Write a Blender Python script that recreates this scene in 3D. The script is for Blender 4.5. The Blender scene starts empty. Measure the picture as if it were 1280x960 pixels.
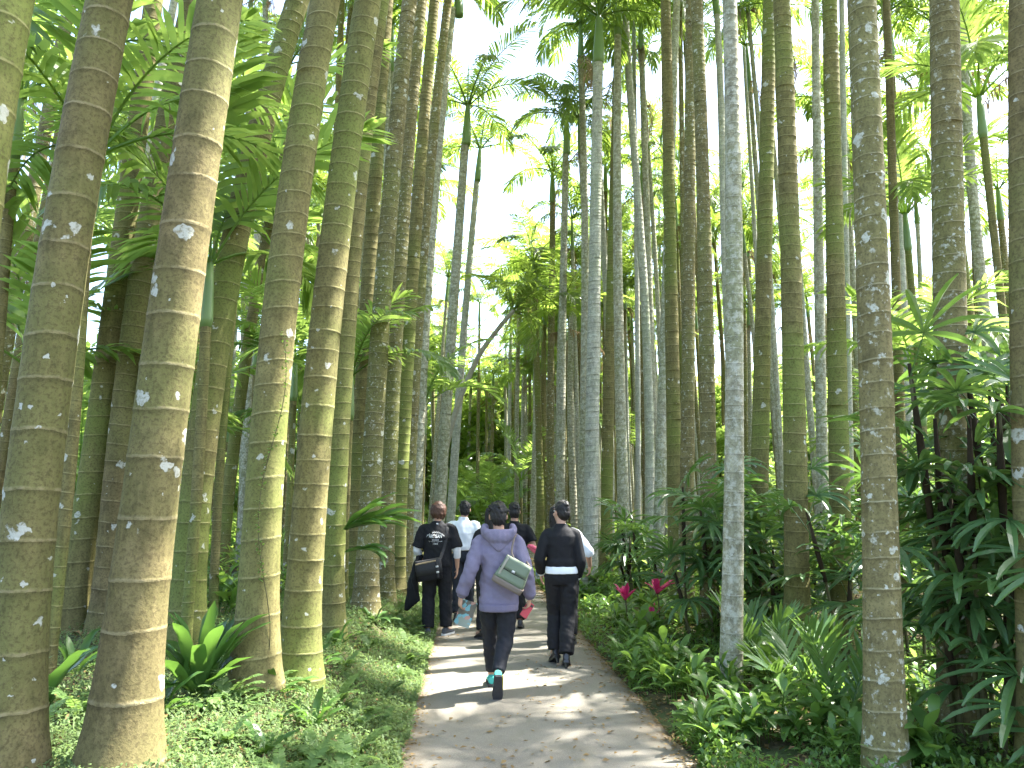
import bpy, bmesh, math, random
import numpy as np
from mathutils import Vector, Matrix, noise, Quaternion
from mathutils.bvhtree import BVHTree

rad = math.radians
RNG = random.Random(11)
scene = bpy.context.scene
COL = scene.collection

# ------------------------------------------------------------------ camera
CAM_H, PITCH, FPX = 1.62, rad(9.23), 960.0
cam = bpy.data.cameras.new("camera")
cam.sensor_width = 36.0
cam.lens = 27.0
cam.clip_start = 0.05
cam.clip_end = 1500
cam_o = bpy.data.objects.new("camera", cam)
COL.objects.link(cam_o)
cam_o.location = (0, 0, CAM_H)
cam_o.rotation_euler = (math.pi / 2 + PITCH, 0, 0)
scene.camera = cam_o


def px_at(px, py, Y):
    """world point seen at photo pixel (px, py) on the upright plane y = Y"""
    dx, dy = (px - 640) / FPX, (480 - py) / FPX
    vy = math.cos(PITCH) - math.sin(PITCH) * dy
    vz = math.sin(PITCH) + math.cos(PITCH) * dy
    k = Y / vy
    return Vector((dx * k, Y, CAM_H + vz * k))


def depth_of(Y, z):
    return Y * math.cos(PITCH) + (z - CAM_H) * math.sin(PITCH)


# ------------------------------------------------------------------ world, sun, view
SUN_AZ, SUN_EL = rad(70), rad(56)
w = bpy.data.worlds.new("World")
scene.world = w
w.use_nodes = True
nt = w.node_tree
bg = nt.nodes["Background"]
sky = nt.nodes.new("ShaderNodeTexSky")
sky.sky_type = 'NISHITA'
sky.sun_disc = False
sky.sun_elevation = SUN_EL
sky.sun_rotation = SUN_AZ
sky.air_density = 1.0
sky.dust_density = 2.5
sky.ozone_density = 0.6
nt.links.new(sky.outputs[0], bg.inputs[0])
bg.inputs[1].default_value = 0.15
sl = bpy.data.lights.new("sun", 'SUN')
sl.energy = 5.0
sl.angle = rad(0.5)
sl.color = (1.0, 0.97, 0.91)
so = bpy.data.objects.new("sun", sl)
COL.objects.link(so)
sv = Vector((math.sin(SUN_AZ) * math.cos(SUN_EL), math.cos(SUN_AZ) * math.cos(SUN_EL), math.sin(SUN_EL)))
so.rotation_euler = sv.to_track_quat('Z', 'Y').to_euler()
so.location = sv * 60
vs = scene.view_settings
vs.view_transform = 'Standard'
vs.look = 'None'
vs.gamma = 1.0
vs.use_curve_mapping = False
vs.exposure = 2.78
scene.render.engine = 'CYCLES'
cy = scene.cycles
cy.max_bounces = 6
cy.diffuse_bounces = 3
cy.glossy_bounces = 2
cy.transmission_bounces = 4
cy.transparent_max_bounces = 4
cy.sample_clamp_indirect = 8
cy.use_denoising = True
cy.use_adaptive_sampling = True
cy.adaptive_threshold = 0.02
try:
    cy.denoiser = 'OPENIMAGEDENOISE'
    cy.denoising_input_passes = 'RGB_ALBEDO_NORMAL'
except Exception:
    pass


# ------------------------------------------------------------------ object helpers
def tag(o, label=None, cat=None, group=None, kind=None):
    if label: o["label"] = label
    if cat: o["category"] = cat
    if group: o["group"] = group
    if kind: o["kind"] = kind
    return o


def empty(name, loc=(0, 0, 0), rz=0.0, label=None, cat=None, group=None):
    o = bpy.data.objects.new(name, None)
    o.empty_display_size = 0.1
    COL.objects.link(o)
    o.location = loc
    o.rotation_euler = (0, 0, rz)
    return tag(o, label, cat, group)


def link(name, me, parent=None, loc=None):
    o = bpy.data.objects.new(name, me)
    COL.objects.link(o)
    if parent is not None:
        o.parent = parent
    if loc is not None:
        o.location = loc
    return o


def copy_tree(o, parent=None):
    c = o.copy()
    COL.objects.link(c)
    c.parent = parent
    for ch in list(o.children):
        copy_tree(ch, c)
    return c


class MB:
    """collects vertices and faces; build() makes one mesh"""

    def __init__(s):
        s.v, s.f, s.t, s.uv = [], [], [], []

    def add(s, vs, fs, tint=0.5):
        b = len(s.v)
        s.v.extend([tuple(p) for p in vs])
        s.f.extend([tuple(b + i for i in f) for f in fs])
        s.t.extend([tint] * len(vs))

    def tube(s, pts, rr, n=8, tint=0.5, cap=True, ref=None):
        pts = [Vector(p) for p in pts]
        m = len(pts)
        vs, fs = [], []
        prev = None
        for i in range(m):
            T = (pts[min(i + 1, m - 1)] - pts[max(i - 1, 0)])
            if T.length < 1e-9: T = Vector((0, 0, 1))
            T.normalize()
            if prev is None:
                a = Vector(ref) if ref else (Vector((0, 1, 0)) if abs(T.y) < 0.9 else Vector((1, 0, 0)))
            else:
                a = prev
            A = a - T * a.dot(T)
            if A.length < 1e-6:
                a = Vector((1, 0, 0)); A = a - T * a.dot(T)
            A.normalize()
            prev = A
            B = T.cross(A)
            r = rr[i] if isinstance(rr, (list, tuple)) else rr
            ra, rb = r if isinstance(r, (list, tuple)) else (r, r)
            for k in range(n):
                th = 2 * math.pi * k / n
                vs.append(pts[i] + A * (ra * math.cos(th)) + B * (rb * math.sin(th)))
        for i in range(m - 1):
            for k in range(n):
                k2 = (k + 1) % n
                fs.append((i * n + k, i * n + k2, (i + 1) * n + k2, (i + 1) * n + k))
        if cap:
            fs.append(tuple(range(n - 1, -1, -1)))
            fs.append(tuple((m - 1) * n + k for k in range(n)))
        s.add(vs, fs, tint)

    def rings(s, rows, n=20, p=2.4, tint=0.5):
        """stack of flat super-ellipses (cx, cy, z, rx, ry)"""
        vs, fs = [], []
        for (cx, cy_, z, rx, ry) in rows:
            for k in range(n):
                th = 2 * math.pi * k / n
                c, sn = math.cos(th), math.sin(th)
                vs.append((cx + rx * math.copysign(abs(c) ** (2 / p), c), cy_ + ry * math.copysign(abs(sn) ** (2 / p), sn), z))
        m = len(rows)
        for i in range(m - 1):
            for k in range(n):
                k2 = (k + 1) % n
                fs.append((i * n + k, i * n + k2, (i + 1) * n + k2, (i + 1) * n + k))
        fs.append(tuple(range(n - 1, -1, -1)))
        fs.append(tuple((m - 1) * n + k for k in range(n)))
        s.add(vs, fs, tint)

    def ball(s, c, r, rot=None, nu=14, nv=9, tint=0.5):
        c = Vector(c)
        r = (r, r, r) if not isinstance(r, (list, tuple)) else r
        vs, fs = [], []
        M = rot.to_matrix() if rot is not None else Matrix.Identity(3)
        for j in range(1, nv):
            ph = math.pi * j / nv
            for k in range(nu):
                th = 2 * math.pi * k / nu
                vs.append(c + M @ Vector((r[0] * math.sin(ph) * math.cos(th), r[1] * math.sin(ph) * math.sin(th), r[2] * math.cos(ph))))
        top = len(vs); vs.append(c + M @ Vector((0, 0, r[2])))
        bot = len(vs); vs.append(c + M @ Vector((0, 0, -r[2])))
        for j in range(nv - 2):
            for k in range(nu):
                k2 = (k + 1) % nu
                fs.append((j * nu + k, (j + 1) * nu + k, (j + 1) * nu + k2, j * nu + k2))
        for k in range(nu):
            k2 = (k + 1) % nu
            fs.append((top, k, k2))
            fs.append((bot, (nv - 2) * nu + k2, (nv - 2) * nu + k))
        s.add(vs, fs, tint)

    def box(s, c, size, rot=None, tint=0.5):
        c = Vector(c)
        M = rot.to_matrix() if rot is not None else Matrix.Identity(3)
        vs = [c + M @ Vector((sx * size[0] / 2, sy * size[1] / 2, sz * size[2] / 2)) for sx in (-1, 1) for sy in (-1, 1) for sz in (-1, 1)]
        fs = [(0, 1, 3, 2), (4, 6, 7, 5), (0, 4, 5, 1), (2, 3, 7, 6), (0, 2, 6, 4), (1, 5, 7, 3)]
        s.add(vs, fs, tint)

    def mesh(s, name, mat, smooth=True):
        me = bpy.data.meshes.new(name)
        me.from_pydata(s.v, [], s.f)
        if mat is not None:
            me.materials.append(mat)
        a = me.attributes.new("tint", 'FLOAT', 'POINT')
        a.data.foreach_set("value", np.array(s.t, dtype=np.float32))
        if smooth:
            me.polygons.foreach_set("use_smooth", [True] * len(me.polygons))
        me.update()
        return me

    def build(s, name, mat, parent=None, smooth=True, loc=None):
        return link(name, s.mesh(name, mat, smooth), parent, loc)


def remeshed(mb, name, mat, voxel, smooth_it=4, wrinkle=None, parent=None, seed=0.0):
    """union of the collected closed shapes as one continuous skin"""
    me = mb.mesh(name, None, True)
    o = bpy.data.objects.new("remesh_source", me)
    COL.objects.link(o)
    m = o.modifiers.new("r", 'REMESH')
    m.mode = 'VOXEL'
    m.voxel_size = voxel
    m.use_smooth_shade = True
    if smooth_it:
        q = o.modifiers.new("s", 'SMOOTH')
        q.factor = 0.5
        q.iterations = smooth_it
    dg = bpy.context.evaluated_depsgraph_get()
    out = bpy.data.meshes.new_from_object(o.evaluated_get(dg))
    bpy.data.objects.remove(o)
    out.name = name
    out.materials.clear()
    out.materials.append(mat)
    if wrinkle:
        amp, fx, fz = wrinkle
        n = len(out.vertices)
        co = np.empty(n * 3, dtype=np.float32); out.vertices.foreach_get("co", co)
        nr = np.empty(n * 3, dtype=np.float32); out.vertices.foreach_get("normal", nr)
        co = co.reshape(n, 3); nr = nr.reshape(n, 3)
        d = np.empty(n, dtype=np.float32)
        for i in range(n):
            x, y, z = co[i]
            p = Vector((x * fx + seed, y * fx + seed * 2.1, z * fz + 0.6 * x * fx))
            d[i] = noise.noise(p) + 0.5 * noise.noise(p * 2.3)
        co = co + nr * (amp * d)[:, None]
        out.vertices.foreach_set("co", co.ravel())
    out.polygons.foreach_set("use_smooth", [True] * len(out.polygons))
    out.update()
    return link(name, out, parent)


# ------------------------------------------------------------------ materials
class NT:
    def __init__(s, name):
        s.m = bpy.data.materials.new(name)
        s.m.use_nodes = True
        s.t = s.m.node_tree
        s.t.nodes.clear()
        s.out = s.t.nodes.new("ShaderNodeOutputMaterial")

    def n(s, typ, **kw):
        nd = s.t.nodes.new("ShaderNode" + typ)
        for k, v in kw.items():
            if k.startswith("i_"):
                key = k[2:]
                key = int(key) if key.isdigit() else key.replace("_", " ")
                s.set(nd, key, v)
            else:
                setattr(nd, k, v)
        return nd

    def set(s, nd, key, v):
        if hasattr(v, "is_output") or isinstance(v, bpy.types.NodeSocket):
            s.t.links.new(v, nd.inputs[key])
        else:
            nd.inputs[key].default_value = v

    def math(s, op, a, b=None, c=None, clamp=False):
        nd = s.t.nodes.new("ShaderNodeMath")
        nd.operation = op
        nd.use_clamp = clamp
        s.set(nd, 0, a)
        if b is not None: s.set(nd, 1, b)
        if c is not None: s.set(nd, 2, c)
        return nd.outputs[0]

    def mix(s, fac, a, b, blend='MIX'):
        nd = s.t.nodes.new("ShaderNodeMix")
        nd.data_type = 'RGBA'
        nd.blend_type = blend
        s.set(nd, 0, fac)
        for key, v in ((6, a), (7, b)):
            if isinstance(v, tuple): v = (*v, 1.0) if len(v) == 3 else v
            s.set(nd, key, v)
        return nd.outputs[2]

    def ramp(s, fac, lo, hi, smooth=True):
        nd = s.t.nodes.new("ShaderNodeMapRange")
        nd.interpolation_type = 'SMOOTHSTEP' if smooth else 'LINEAR'
        s.set(nd, 0, fac)
        nd.inputs[1].default_value = lo
        nd.inputs[2].default_value = hi
        return nd.outputs[0]

    def noise(s, vec, scale, detail=3.0, rough=0.55, dist=0.0):
        nd = s.n("TexNoise")
        s.set(nd, "Vector", vec)
        nd.inputs["Scale"].default_value = scale
        nd.inputs["Detail"].default_value = detail
        nd.inputs["Roughness"].default_value = rough
        nd.inputs["Distortion"].default_value = dist
        return nd.outputs["Fac"]

    def bump(s, h, strength, dist):
        nd = s.n("Bump")
        s.set(nd, "Height", h)
        nd.inputs["Strength"].default_value = strength
        nd.inputs["Distance"].default_value = dist
        return nd.outputs[0]

    def principled(s, col, rough=0.7, spec=0.3, normal=None):
        nd = s.n("BsdfPrincipled")
        s.set(nd, "Base Color", (*col, 1.0) if isinstance(col, tuple) and len(col) == 3 else col)
        s.set(nd, "Roughness", rough)
        s.set(nd, "Specular IOR Level", spec)
        if normal is not None: s.set(nd, "Normal", normal)
        return nd.outputs[0]

    def done(s, sh):
        s.t.links.new(sh, s.out.inputs[0])
        return s.m


def leaf_mat(name, c1, c2, transl=0.4, rough=0.45, spec=0.35, tcol=None):
    g = NT(name)
    at = g.n("Attribute", attribute_name="tint").outputs["Fac"]
    rnd = g.n("ObjectInfo").outputs["Random"]
    tc = g.n("TexCoord").outputs["Object"]
    nz = g.noise(tc, 3.0, 2.0)
    t = g.math('MULTIPLY_ADD', rnd, 0.30, g.math('MULTIPLY', at, 0.75))
    t = g.math('ADD', t, g.math('MULTIPLY', g.math('SUBTRACT', nz, 0.5), 0.5), clamp=True)
    col = g.mix(t, c1, c2)
    p = g.principled(col, rough, spec)
    if tcol is None:
        tcol = (min(1, 2.3 * (c1[0] + c2[0]) / 2), min(1, 2.2 * (c1[1] + c2[1]) / 2), min(1, 1.1 * (c1[2] + c2[2]) / 2))
    tl = g.n("BsdfTranslucent")
    g.set(tl, 0, g.mix(t, tuple(0.7 * c for c in tcol), tuple(1.2 * c for c in tcol)))
    ms = g.n("MixShader")
    ms.inputs[0].default_value = transl
    g.t.links.new(p, ms.inputs[1])
    g.t.links.new(tl.outputs[0], ms.inputs[2])
    return g.done(ms.outputs[0])


def plain_mat(name, col, rough=0.6, spec=0.3, nscale=40, namt=0.25, bump=0.0, bscale=200):
    g = NT(name)
    tc = g.n("TexCoord").outputs["Object"]
    nz = g.noise(tc, nscale, 3.0)
    dark = tuple(c * (1 - namt) for c in col)
    lite = tuple(min(1, c * (1 + namt)) for c in col)
    c = g.mix(nz, dark, lite)
    nrm = None
    if bump:
        nrm = g.bump(g.noise(tc, bscale, 2.0), bump, 0.004)
    return g.done(g.principled(c, rough, spec, nrm))


def bark_mat(name, base, warm, ring, lichen, lich_lo, lich_hi, green, moss_amt, dense=0.0, lscale=7.0, small=0.07):
    g = NT(name)
    uv = g.n("UVMap").outputs[0]
    sep = g.n("SeparateXYZ"); g.t.links.new(uv, sep.inputs[0])
    v = sep.outputs[1]
    tc = g.n("TexCoord").outputs["Object"]
    rnd = g.n("ObjectInfo").outputs["Random"]
    off = g.n("CombineXYZ")
    g.set(off, 0, g.math('MULTIPLY', rnd, 37.0)); g.set(off, 1, g.math('MULTIPLY', rnd, 91.0)); g.set(off, 2, g.math('MULTIPLY', rnd, 53.0))
    va = g.n("VectorMath"); va.operation = 'ADD'
    g.t.links.new(tc, va.inputs[0]); g.t.links.new(off.outputs[0], va.inputs[1])
    P = va.outputs[0]
    st = g.n("Mapping"); g.t.links.new(P, st.inputs[0]); st.inputs["Scale"].default_value = (1, 1, 0.22)
    big = g.noise(P, 1.3, 3.0)
    mid = g.noise(P, 9.0, 4.0, 0.65)
    streak = g.noise(st.outputs[0], 26.0, 3.0)
    fine = g.noise(P, 55.0, 4.0, 0.7)
    blot = g.noise(P, 3.6, 3.0, 0.6, 0.4)
    col = g.mix(big, base, warm)
    col = g.mix(g.ramp(blot, 0.50, 0.72), col, tuple(c * 1.55 for c in base))
    col = g.mix(g.math('MULTIPLY', g.ramp(mid, 0.47, 0.70), 0.65), col, tuple(c * 0.52 for c in base))
    col = g.mix(g.math('MULTIPLY', g.ramp(streak, 0.42, 0.72), 0.5), col, tuple(min(1, c * 1.7) for c in base))
    # moss film that belongs to each trunk
    mo = g.math('MULTIPLY', g.ramp(g.noise(P, 0.7, 2.0), 0.40, 0.68), moss_amt)
    col = g.mix(mo, col, green)
    col = g.mix(g.math('MULTIPLY', g.ramp(fine, 0.45, 0.66), 0.6), col, tuple(c * 0.45 for c in base))
    # leaf scars
    wob = g.math('MULTIPLY', g.math('SUBTRACT', g.noise(P, 7.0, 4.0, 0.7), 0.5), 0.13)
    fr = g.math('FRACT', g.math('ADD', v, wob))
    line = g.math('SUBTRACT', 1.0, g.ramp(fr, 0.025, 0.08))
    line = g.math('MULTIPLY', line, g.ramp(g.noise(P, 10.0, 3.0, 0.7), 0.25, 0.75))
    col = g.mix(g.math('MULTIPLY', line, 0.7), col, ring)
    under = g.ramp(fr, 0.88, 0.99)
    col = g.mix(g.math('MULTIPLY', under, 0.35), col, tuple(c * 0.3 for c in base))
    # lichen blotches: rounded cells with ragged rims
    def patches(scale, lo, hi, prob):
        wp = g.n("VectorMath"); wp.operation = 'ADD'
        nzc = g.n("TexNoise"); g.set(nzc, "Vector", P); nzc.inputs["Scale"].default_value = scale * 2.2; nzc.inputs["Detail"].default_value = 4.0
        sc = g.n("VectorMath"); sc.operation = 'SCALE'; sc.inputs["Scale"].default_value = 0.95 / scale
        g.t.links.new(nzc.outputs["Color"], sc.inputs[0])
        g.t.links.new(P, wp.inputs[0]); g.t.links.new(sc.outputs[0], wp.inputs[1])
        vo = g.n("TexVoronoi"); g.t.links.new(wp.outputs[0], vo.inputs["Vector"]); vo.inputs["Scale"].default_value = scale
        sx = g.n("SeparateXYZ"); g.t.links.new(vo.outputs["Color"], sx.inputs[0])
        sz = g.math('MULTIPLY', sx.outputs[1], hi)
        inside = g.math('SUBTRACT', 1.0, g.ramp(g.math('SUBTRACT', vo.outputs["Distance"], sz), lo - 0.03, lo + 0.03))
        on = g.math('LESS_THAN', sx.outputs[0], prob)
        return g.math('MULTIPLY', inside, on)
    pa = patches(lscale, lich_lo * 1.15, lich_hi * 1.2, 0.24)
    pb = patches(lscale * 2.9, lich_lo * 1.05, lich_hi, small)
    lich = g.math('MAXIMUM', pa, pb)
    if dense > 0:
        lich = g.math('MAXIMUM', lich, g.math('MULTIPLY', g.ramp(g.noise(P, 16.0, 5.0, 0.7), 0.62 - 0.25 * dense, 0.72 - 0.2 * dense), 0.85))
    lich = g.math('MULTIPLY', lich, g.ramp(g.noise(P, 40.0, 3.0, 0.6), 0.22, 0.55))
    col = g.mix(g.math('MULTIPLY', lich, 0.88), col, lichen)
    h = g.math('ADD', g.math('MULTIPLY', fine, 0.5), g.math('ADD', g.math('MULTIPLY', line, 0.8), g.math('MULTIPLY', mid, 0.6)))
    nrm = g.bump(h, 0.8, 0.008)
    return g.done(g.principled(col, 0.85, 0.12, nrm))


M = {}
M['bark_brown'] = bark_mat("bark brown", (0.116, 0.092, 0.044), (0.142, 0.118, 0.050), (0.27, 0.23, 0.13), (0.40, 0.41, 0.36), 0.10, 0.20, (0.13, 0.15, 0.045), 0.55)
M['bark_olive'] = bark_mat("bark olive", (0.128, 0.112, 0.046), (0.155, 0.136, 0.055), (0.30, 0.27, 0.13), (0.40, 0.41, 0.35), 0.09, 0.17, (0.14, 0.18, 0.04), 0.75)
M['bark_spotted'] = bark_mat("bark spotted", (0.136, 0.117, 0.054), (0.162, 0.140, 0.062), (0.33, 0.30, 0.18), (0.42, 0.43, 0.36), 0.10, 0.22, (0.15, 0.17, 0.05), 0.6, 0.22, 9.0, 0.32)
M['bark_pale'] = bark_mat("bark pale", (0.25, 0.235, 0.17), (0.22, 0.215, 0.13), (0.44, 0.42, 0.33), (0.43, 0.43, 0.36), 0.10, 0.2, (0.17, 0.2, 0.08), 0.5, 0.62, 10.0, 0.3)
M['bark_grey'] = bark_mat("bark grey", (0.30, 0.30, 0.25), (0.33, 0.32, 0.26), (0.46, 0.45, 0.38), (0.44, 0.44, 0.38), 0.08, 0.15, (0.22, 0.26, 0.14), 0.5, 0.4, 10.0, 0.2)
M['frond'] = leaf_mat("palm frond", (0.035, 0.072, 0.016), (0.090, 0.140, 0.028), 0.5, 0.42, 0.4, (0.34, 0.48, 0.07))
M['frond_young'] = leaf_mat("young frond", (0.035, 0.085, 0.015), (0.095, 0.165, 0.026), 0.5, 0.38, 0.4, (0.33, 0.47, 0.09))
M['frond_dead'] = leaf_mat("dry frond", (0.16, 0.105, 0.055), (0.27, 0.20, 0.12), 0.3, 0.8, 0.1, (0.35, 0.25, 0.13))
M['fan'] = leaf_mat("fan leaf", (0.036, 0.085, 0.030), (0.075, 0.145, 0.045), 0.25, 0.34, 0.5, (0.24, 0.42, 0.07))
M['shaft'] = leaf_mat("crown shaft", (0.10, 0.17, 0.05), (0.17, 0.25, 0.085), 0.08, 0.4, 0.4)
M['nest'] = leaf_mat("nest fern leaf", (0.030, 0.078, 0.016), (0.070, 0.145, 0.030), 0.32, 0.38, 0.4, (0.16, 0.31, 0.045))
M['fern'] = leaf_mat("fern leaf", (0.065, 0.12, 0.035), (0.13, 0.205, 0.065), 0.45, 0.55, 0.25, (0.26, 0.40, 0.09))
M['herb'] = leaf_mat("herb leaf", (0.045, 0.10, 0.020), (0.11, 0.20, 0.045), 0.4, 0.36, 0.5, (0.28, 0.46, 0.07))
M['turf'] = leaf_mat("bank herb", (0.075, 0.125, 0.042), (0.15, 0.21, 0.085), 0.4, 0.55, 0.25, (0.28, 0.40, 0.12))
M['pink'] = leaf_mat("pink leaf", (0.42, 0.015, 0.10), (0.62, 0.06, 0.22), 0.35, 0.4, 0.4, (0.75, 0.05, 0.25))
M['far'] = leaf_mat("far foliage", (0.035, 0.075, 0.018), (0.09, 0.15, 0.03), 0.5, 0.5, 0.3, (0.36, 0.50, 0.09))
M['litter'] = leaf_mat("litter", (0.13, 0.08, 0.035), (0.27, 0.19, 0.09), 0.15, 0.8, 0.15)
M['cane'] = plain_mat("cane", (0.075, 0.07, 0.03), 0.7, 0.2)
M['fibre'] = plain_mat("cane fibre", (0.035, 0.026, 0.016), 0.9, 0.1)
# ------------------------------------------------------------------ ground
def xc(y):
    """path centre line"""
    b = 0.0
    if y > 25: b = -0.03 * (y - 25) ** 2 if y < 35 else -0.03 * 100 - 0.6 * (y - 35)
    return 0.21 - 0.054 * (y - 5.19) + b


def xrow(y):
    """the straight line the two rows of palms keep to"""
    return 0.21 - 0.054 * (y - 5.19)


def sst(a, b, x):
    t = min(1, max(0, (x - a) / (b - a)))
    return t * t * (3 - 2 * t)


def gz(x, y):
    d = x - xc(y)
    nz = 0.5 * noise.noise(Vector((x * 0.9, y * 0.9, 0))) + 0.25 * noise.noise(Vector((x * 2.7, y * 2.7, 5)))
    if d < 0:
        e = -d - 0.97
        return -0.035 + 0.06 * sst(0, 0.16, e) + 0.33 * sst(0.05, 1.0, e) + 0.10 * sst(1.0, 6, e) + 0.09 * nz * sst(0.05, 0.6, e)
    e = d - 0.97
    return -0.035 + 0.055 * sst(0, 0.2, e) + 0.06 * sst(0.1, 1.5, e) + 0.15 * sst(1.5, 9, e) + 0.08 * nz * sst(0.1, 0.8, e)


def ground_material():
    g = NT("forest soil")
    tc = g.n("TexCoord").outputs["Object"]
    a = g.noise(tc, 1.1, 5.0, 0.6)
    b = g.noise(tc, 14.0, 4.0, 0.65)
    c = g.mix(a, (0.045, 0.035, 0.02), (0.095, 0.075, 0.042))
    c = g.mix(g.ramp(b, 0.5, 0.7), c, (0.16, 0.12, 0.065))
    c = g.mix(g.math('MULTIPLY', g.ramp(g.noise(tc, 2.3, 3.0), 0.45, 0.6), 0.7), c, (0.05, 0.085, 0.025))
    nrm = g.bump(g.noise(tc, 30.0, 4.0, 0.7), 0.8, 0.03)
    return g.done(g.principled(c, 0.9, 0.15, nrm))


def path_material():
    g = NT("worn path")
    tc = g.n("TexCoord").outputs["Object"]
    big = g.noise(tc, 0.8, 4.0, 0.6)
    mid = g.noise(tc, 6.0, 5.0, 0.65)
    fine = g.noise(tc, 160.0, 2.0, 0.6)
    c = g.mix(g.ramp(big, 0.3, 0.7), (0.148, 0.132, 0.106), (0.212, 0.192, 0.156))
    c = g.mix(g.math('MULTIPLY', g.ramp(mid, 0.5, 0.75), 0.5), c, (0.16, 0.145, 0.105))
    c = g.mix(g.math('MULTIPLY', g.ramp(fine, 0.42, 0.66), 0.55), c, (0.28, 0.262, 0.222))
    c = g.mix(g.math('MULTIPLY', g.ramp(g.noise(tc, 230.0, 1.0), 0.58, 0.68), 0.6), c, (0.09, 0.085, 0.07))
    at = g.n("Attribute", attribute_name="tint").outputs["Fac"]   # soil washed onto the edges
    ed = g.math('MULTIPLY', at, g.ramp(g.noise(tc, 7.0, 4.0, 0.7), 0.28, 0.62))
    c = g.mix(ed, c, (0.14, 0.095, 0.05))
    c = g.mix(g.math('MULTIPLY', g.ramp(g.noise(tc, 2.1, 5.0, 0.7, 0.8), 0.54, 0.62), 0.4), c, (0.17, 0.155, 0.115))
    nrm = g.bump(g.math('ADD', fine, g.math('MULTIPLY', mid, 0.7)), 0.5, 0.006)
    return g.done(g.principled(c, 0.85, 0.25, nrm))


def make_ground():
    ds = [-220, -150, -90, -60, -40, -28, -20, -15, -11, -8, -6.5, -5, -4, -3.4, -3] + [-2.8 + 0.13 * i for i in range(44)] + \
         [3.0, 3.4, 4, 5, 6.5, 8, 11, 15, 20, 28, 40, 60, 90, 150, 220]
    ys = [-60, -30, -15, -8, -4] + [-2 + 0.25 * i for i in range(96)] + [22 + i for i in range(40)] + [64, 70, 80, 95, 120, 160, 220, 320]
    vs, fs = [], []
    for y in ys:
        for d in ds:
            x = xc(min(y, 70)) + d
            vs.append((x, y, gz(x, min(y, 70)) if abs(d) < 60 else 0.3))
    n = len(ds)
    for j in range(len(ys) - 1):
        for i in range(n - 1):
            a = j * n + i
            fs.append((a, a + 1, a + n + 1, a + n))
    mb = MB()
    mb.add(vs, fs)
    tag(mb.build("ground", ground_material()), kind="structure")
    # path
    mb = MB()
    cols = [-1.0, -0.93, -0.84, -0.7, -0.4, 0, 0.4, 0.7, 0.84, 0.93, 1.0]
    k = 0
    vs, fs, ts = [], [], []
    y = -4.0
    while y < 66:
        wl = 1.02 + 0.05 * noise.noise(Vector((3, y * 0.9, 0))) + 0.03 * noise.noise(Vector((3, y * 4, 0)))
        wr = 1.02 + 0.05 * noise.noise(Vector((8, y * 0.9, 0))) + 0.03 * noise.noise(Vector((8, y * 4, 0)))
        for c in cols:
            z = 0.012 * (1 - c * c) + (0.0 if abs(c) < 0.99 else -0.03)
            vs.append((xc(y) + c * (wl if c < 0 else wr), y, z))
            ts.append(sst(0.72, 0.98, abs(c)))
        y += 0.12 if y < 20 else 0.5
        k += 1
    n = len(cols)
    for j in range(k - 1):
        for i in range(n - 1):
            a = j * n + i
            fs.append((a, a + 1, a + n + 1, a + n))
    mb.add(vs, fs)
    mb.t = ts
    tag(mb.build("path", path_material()), kind="structure")


make_ground()


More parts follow.
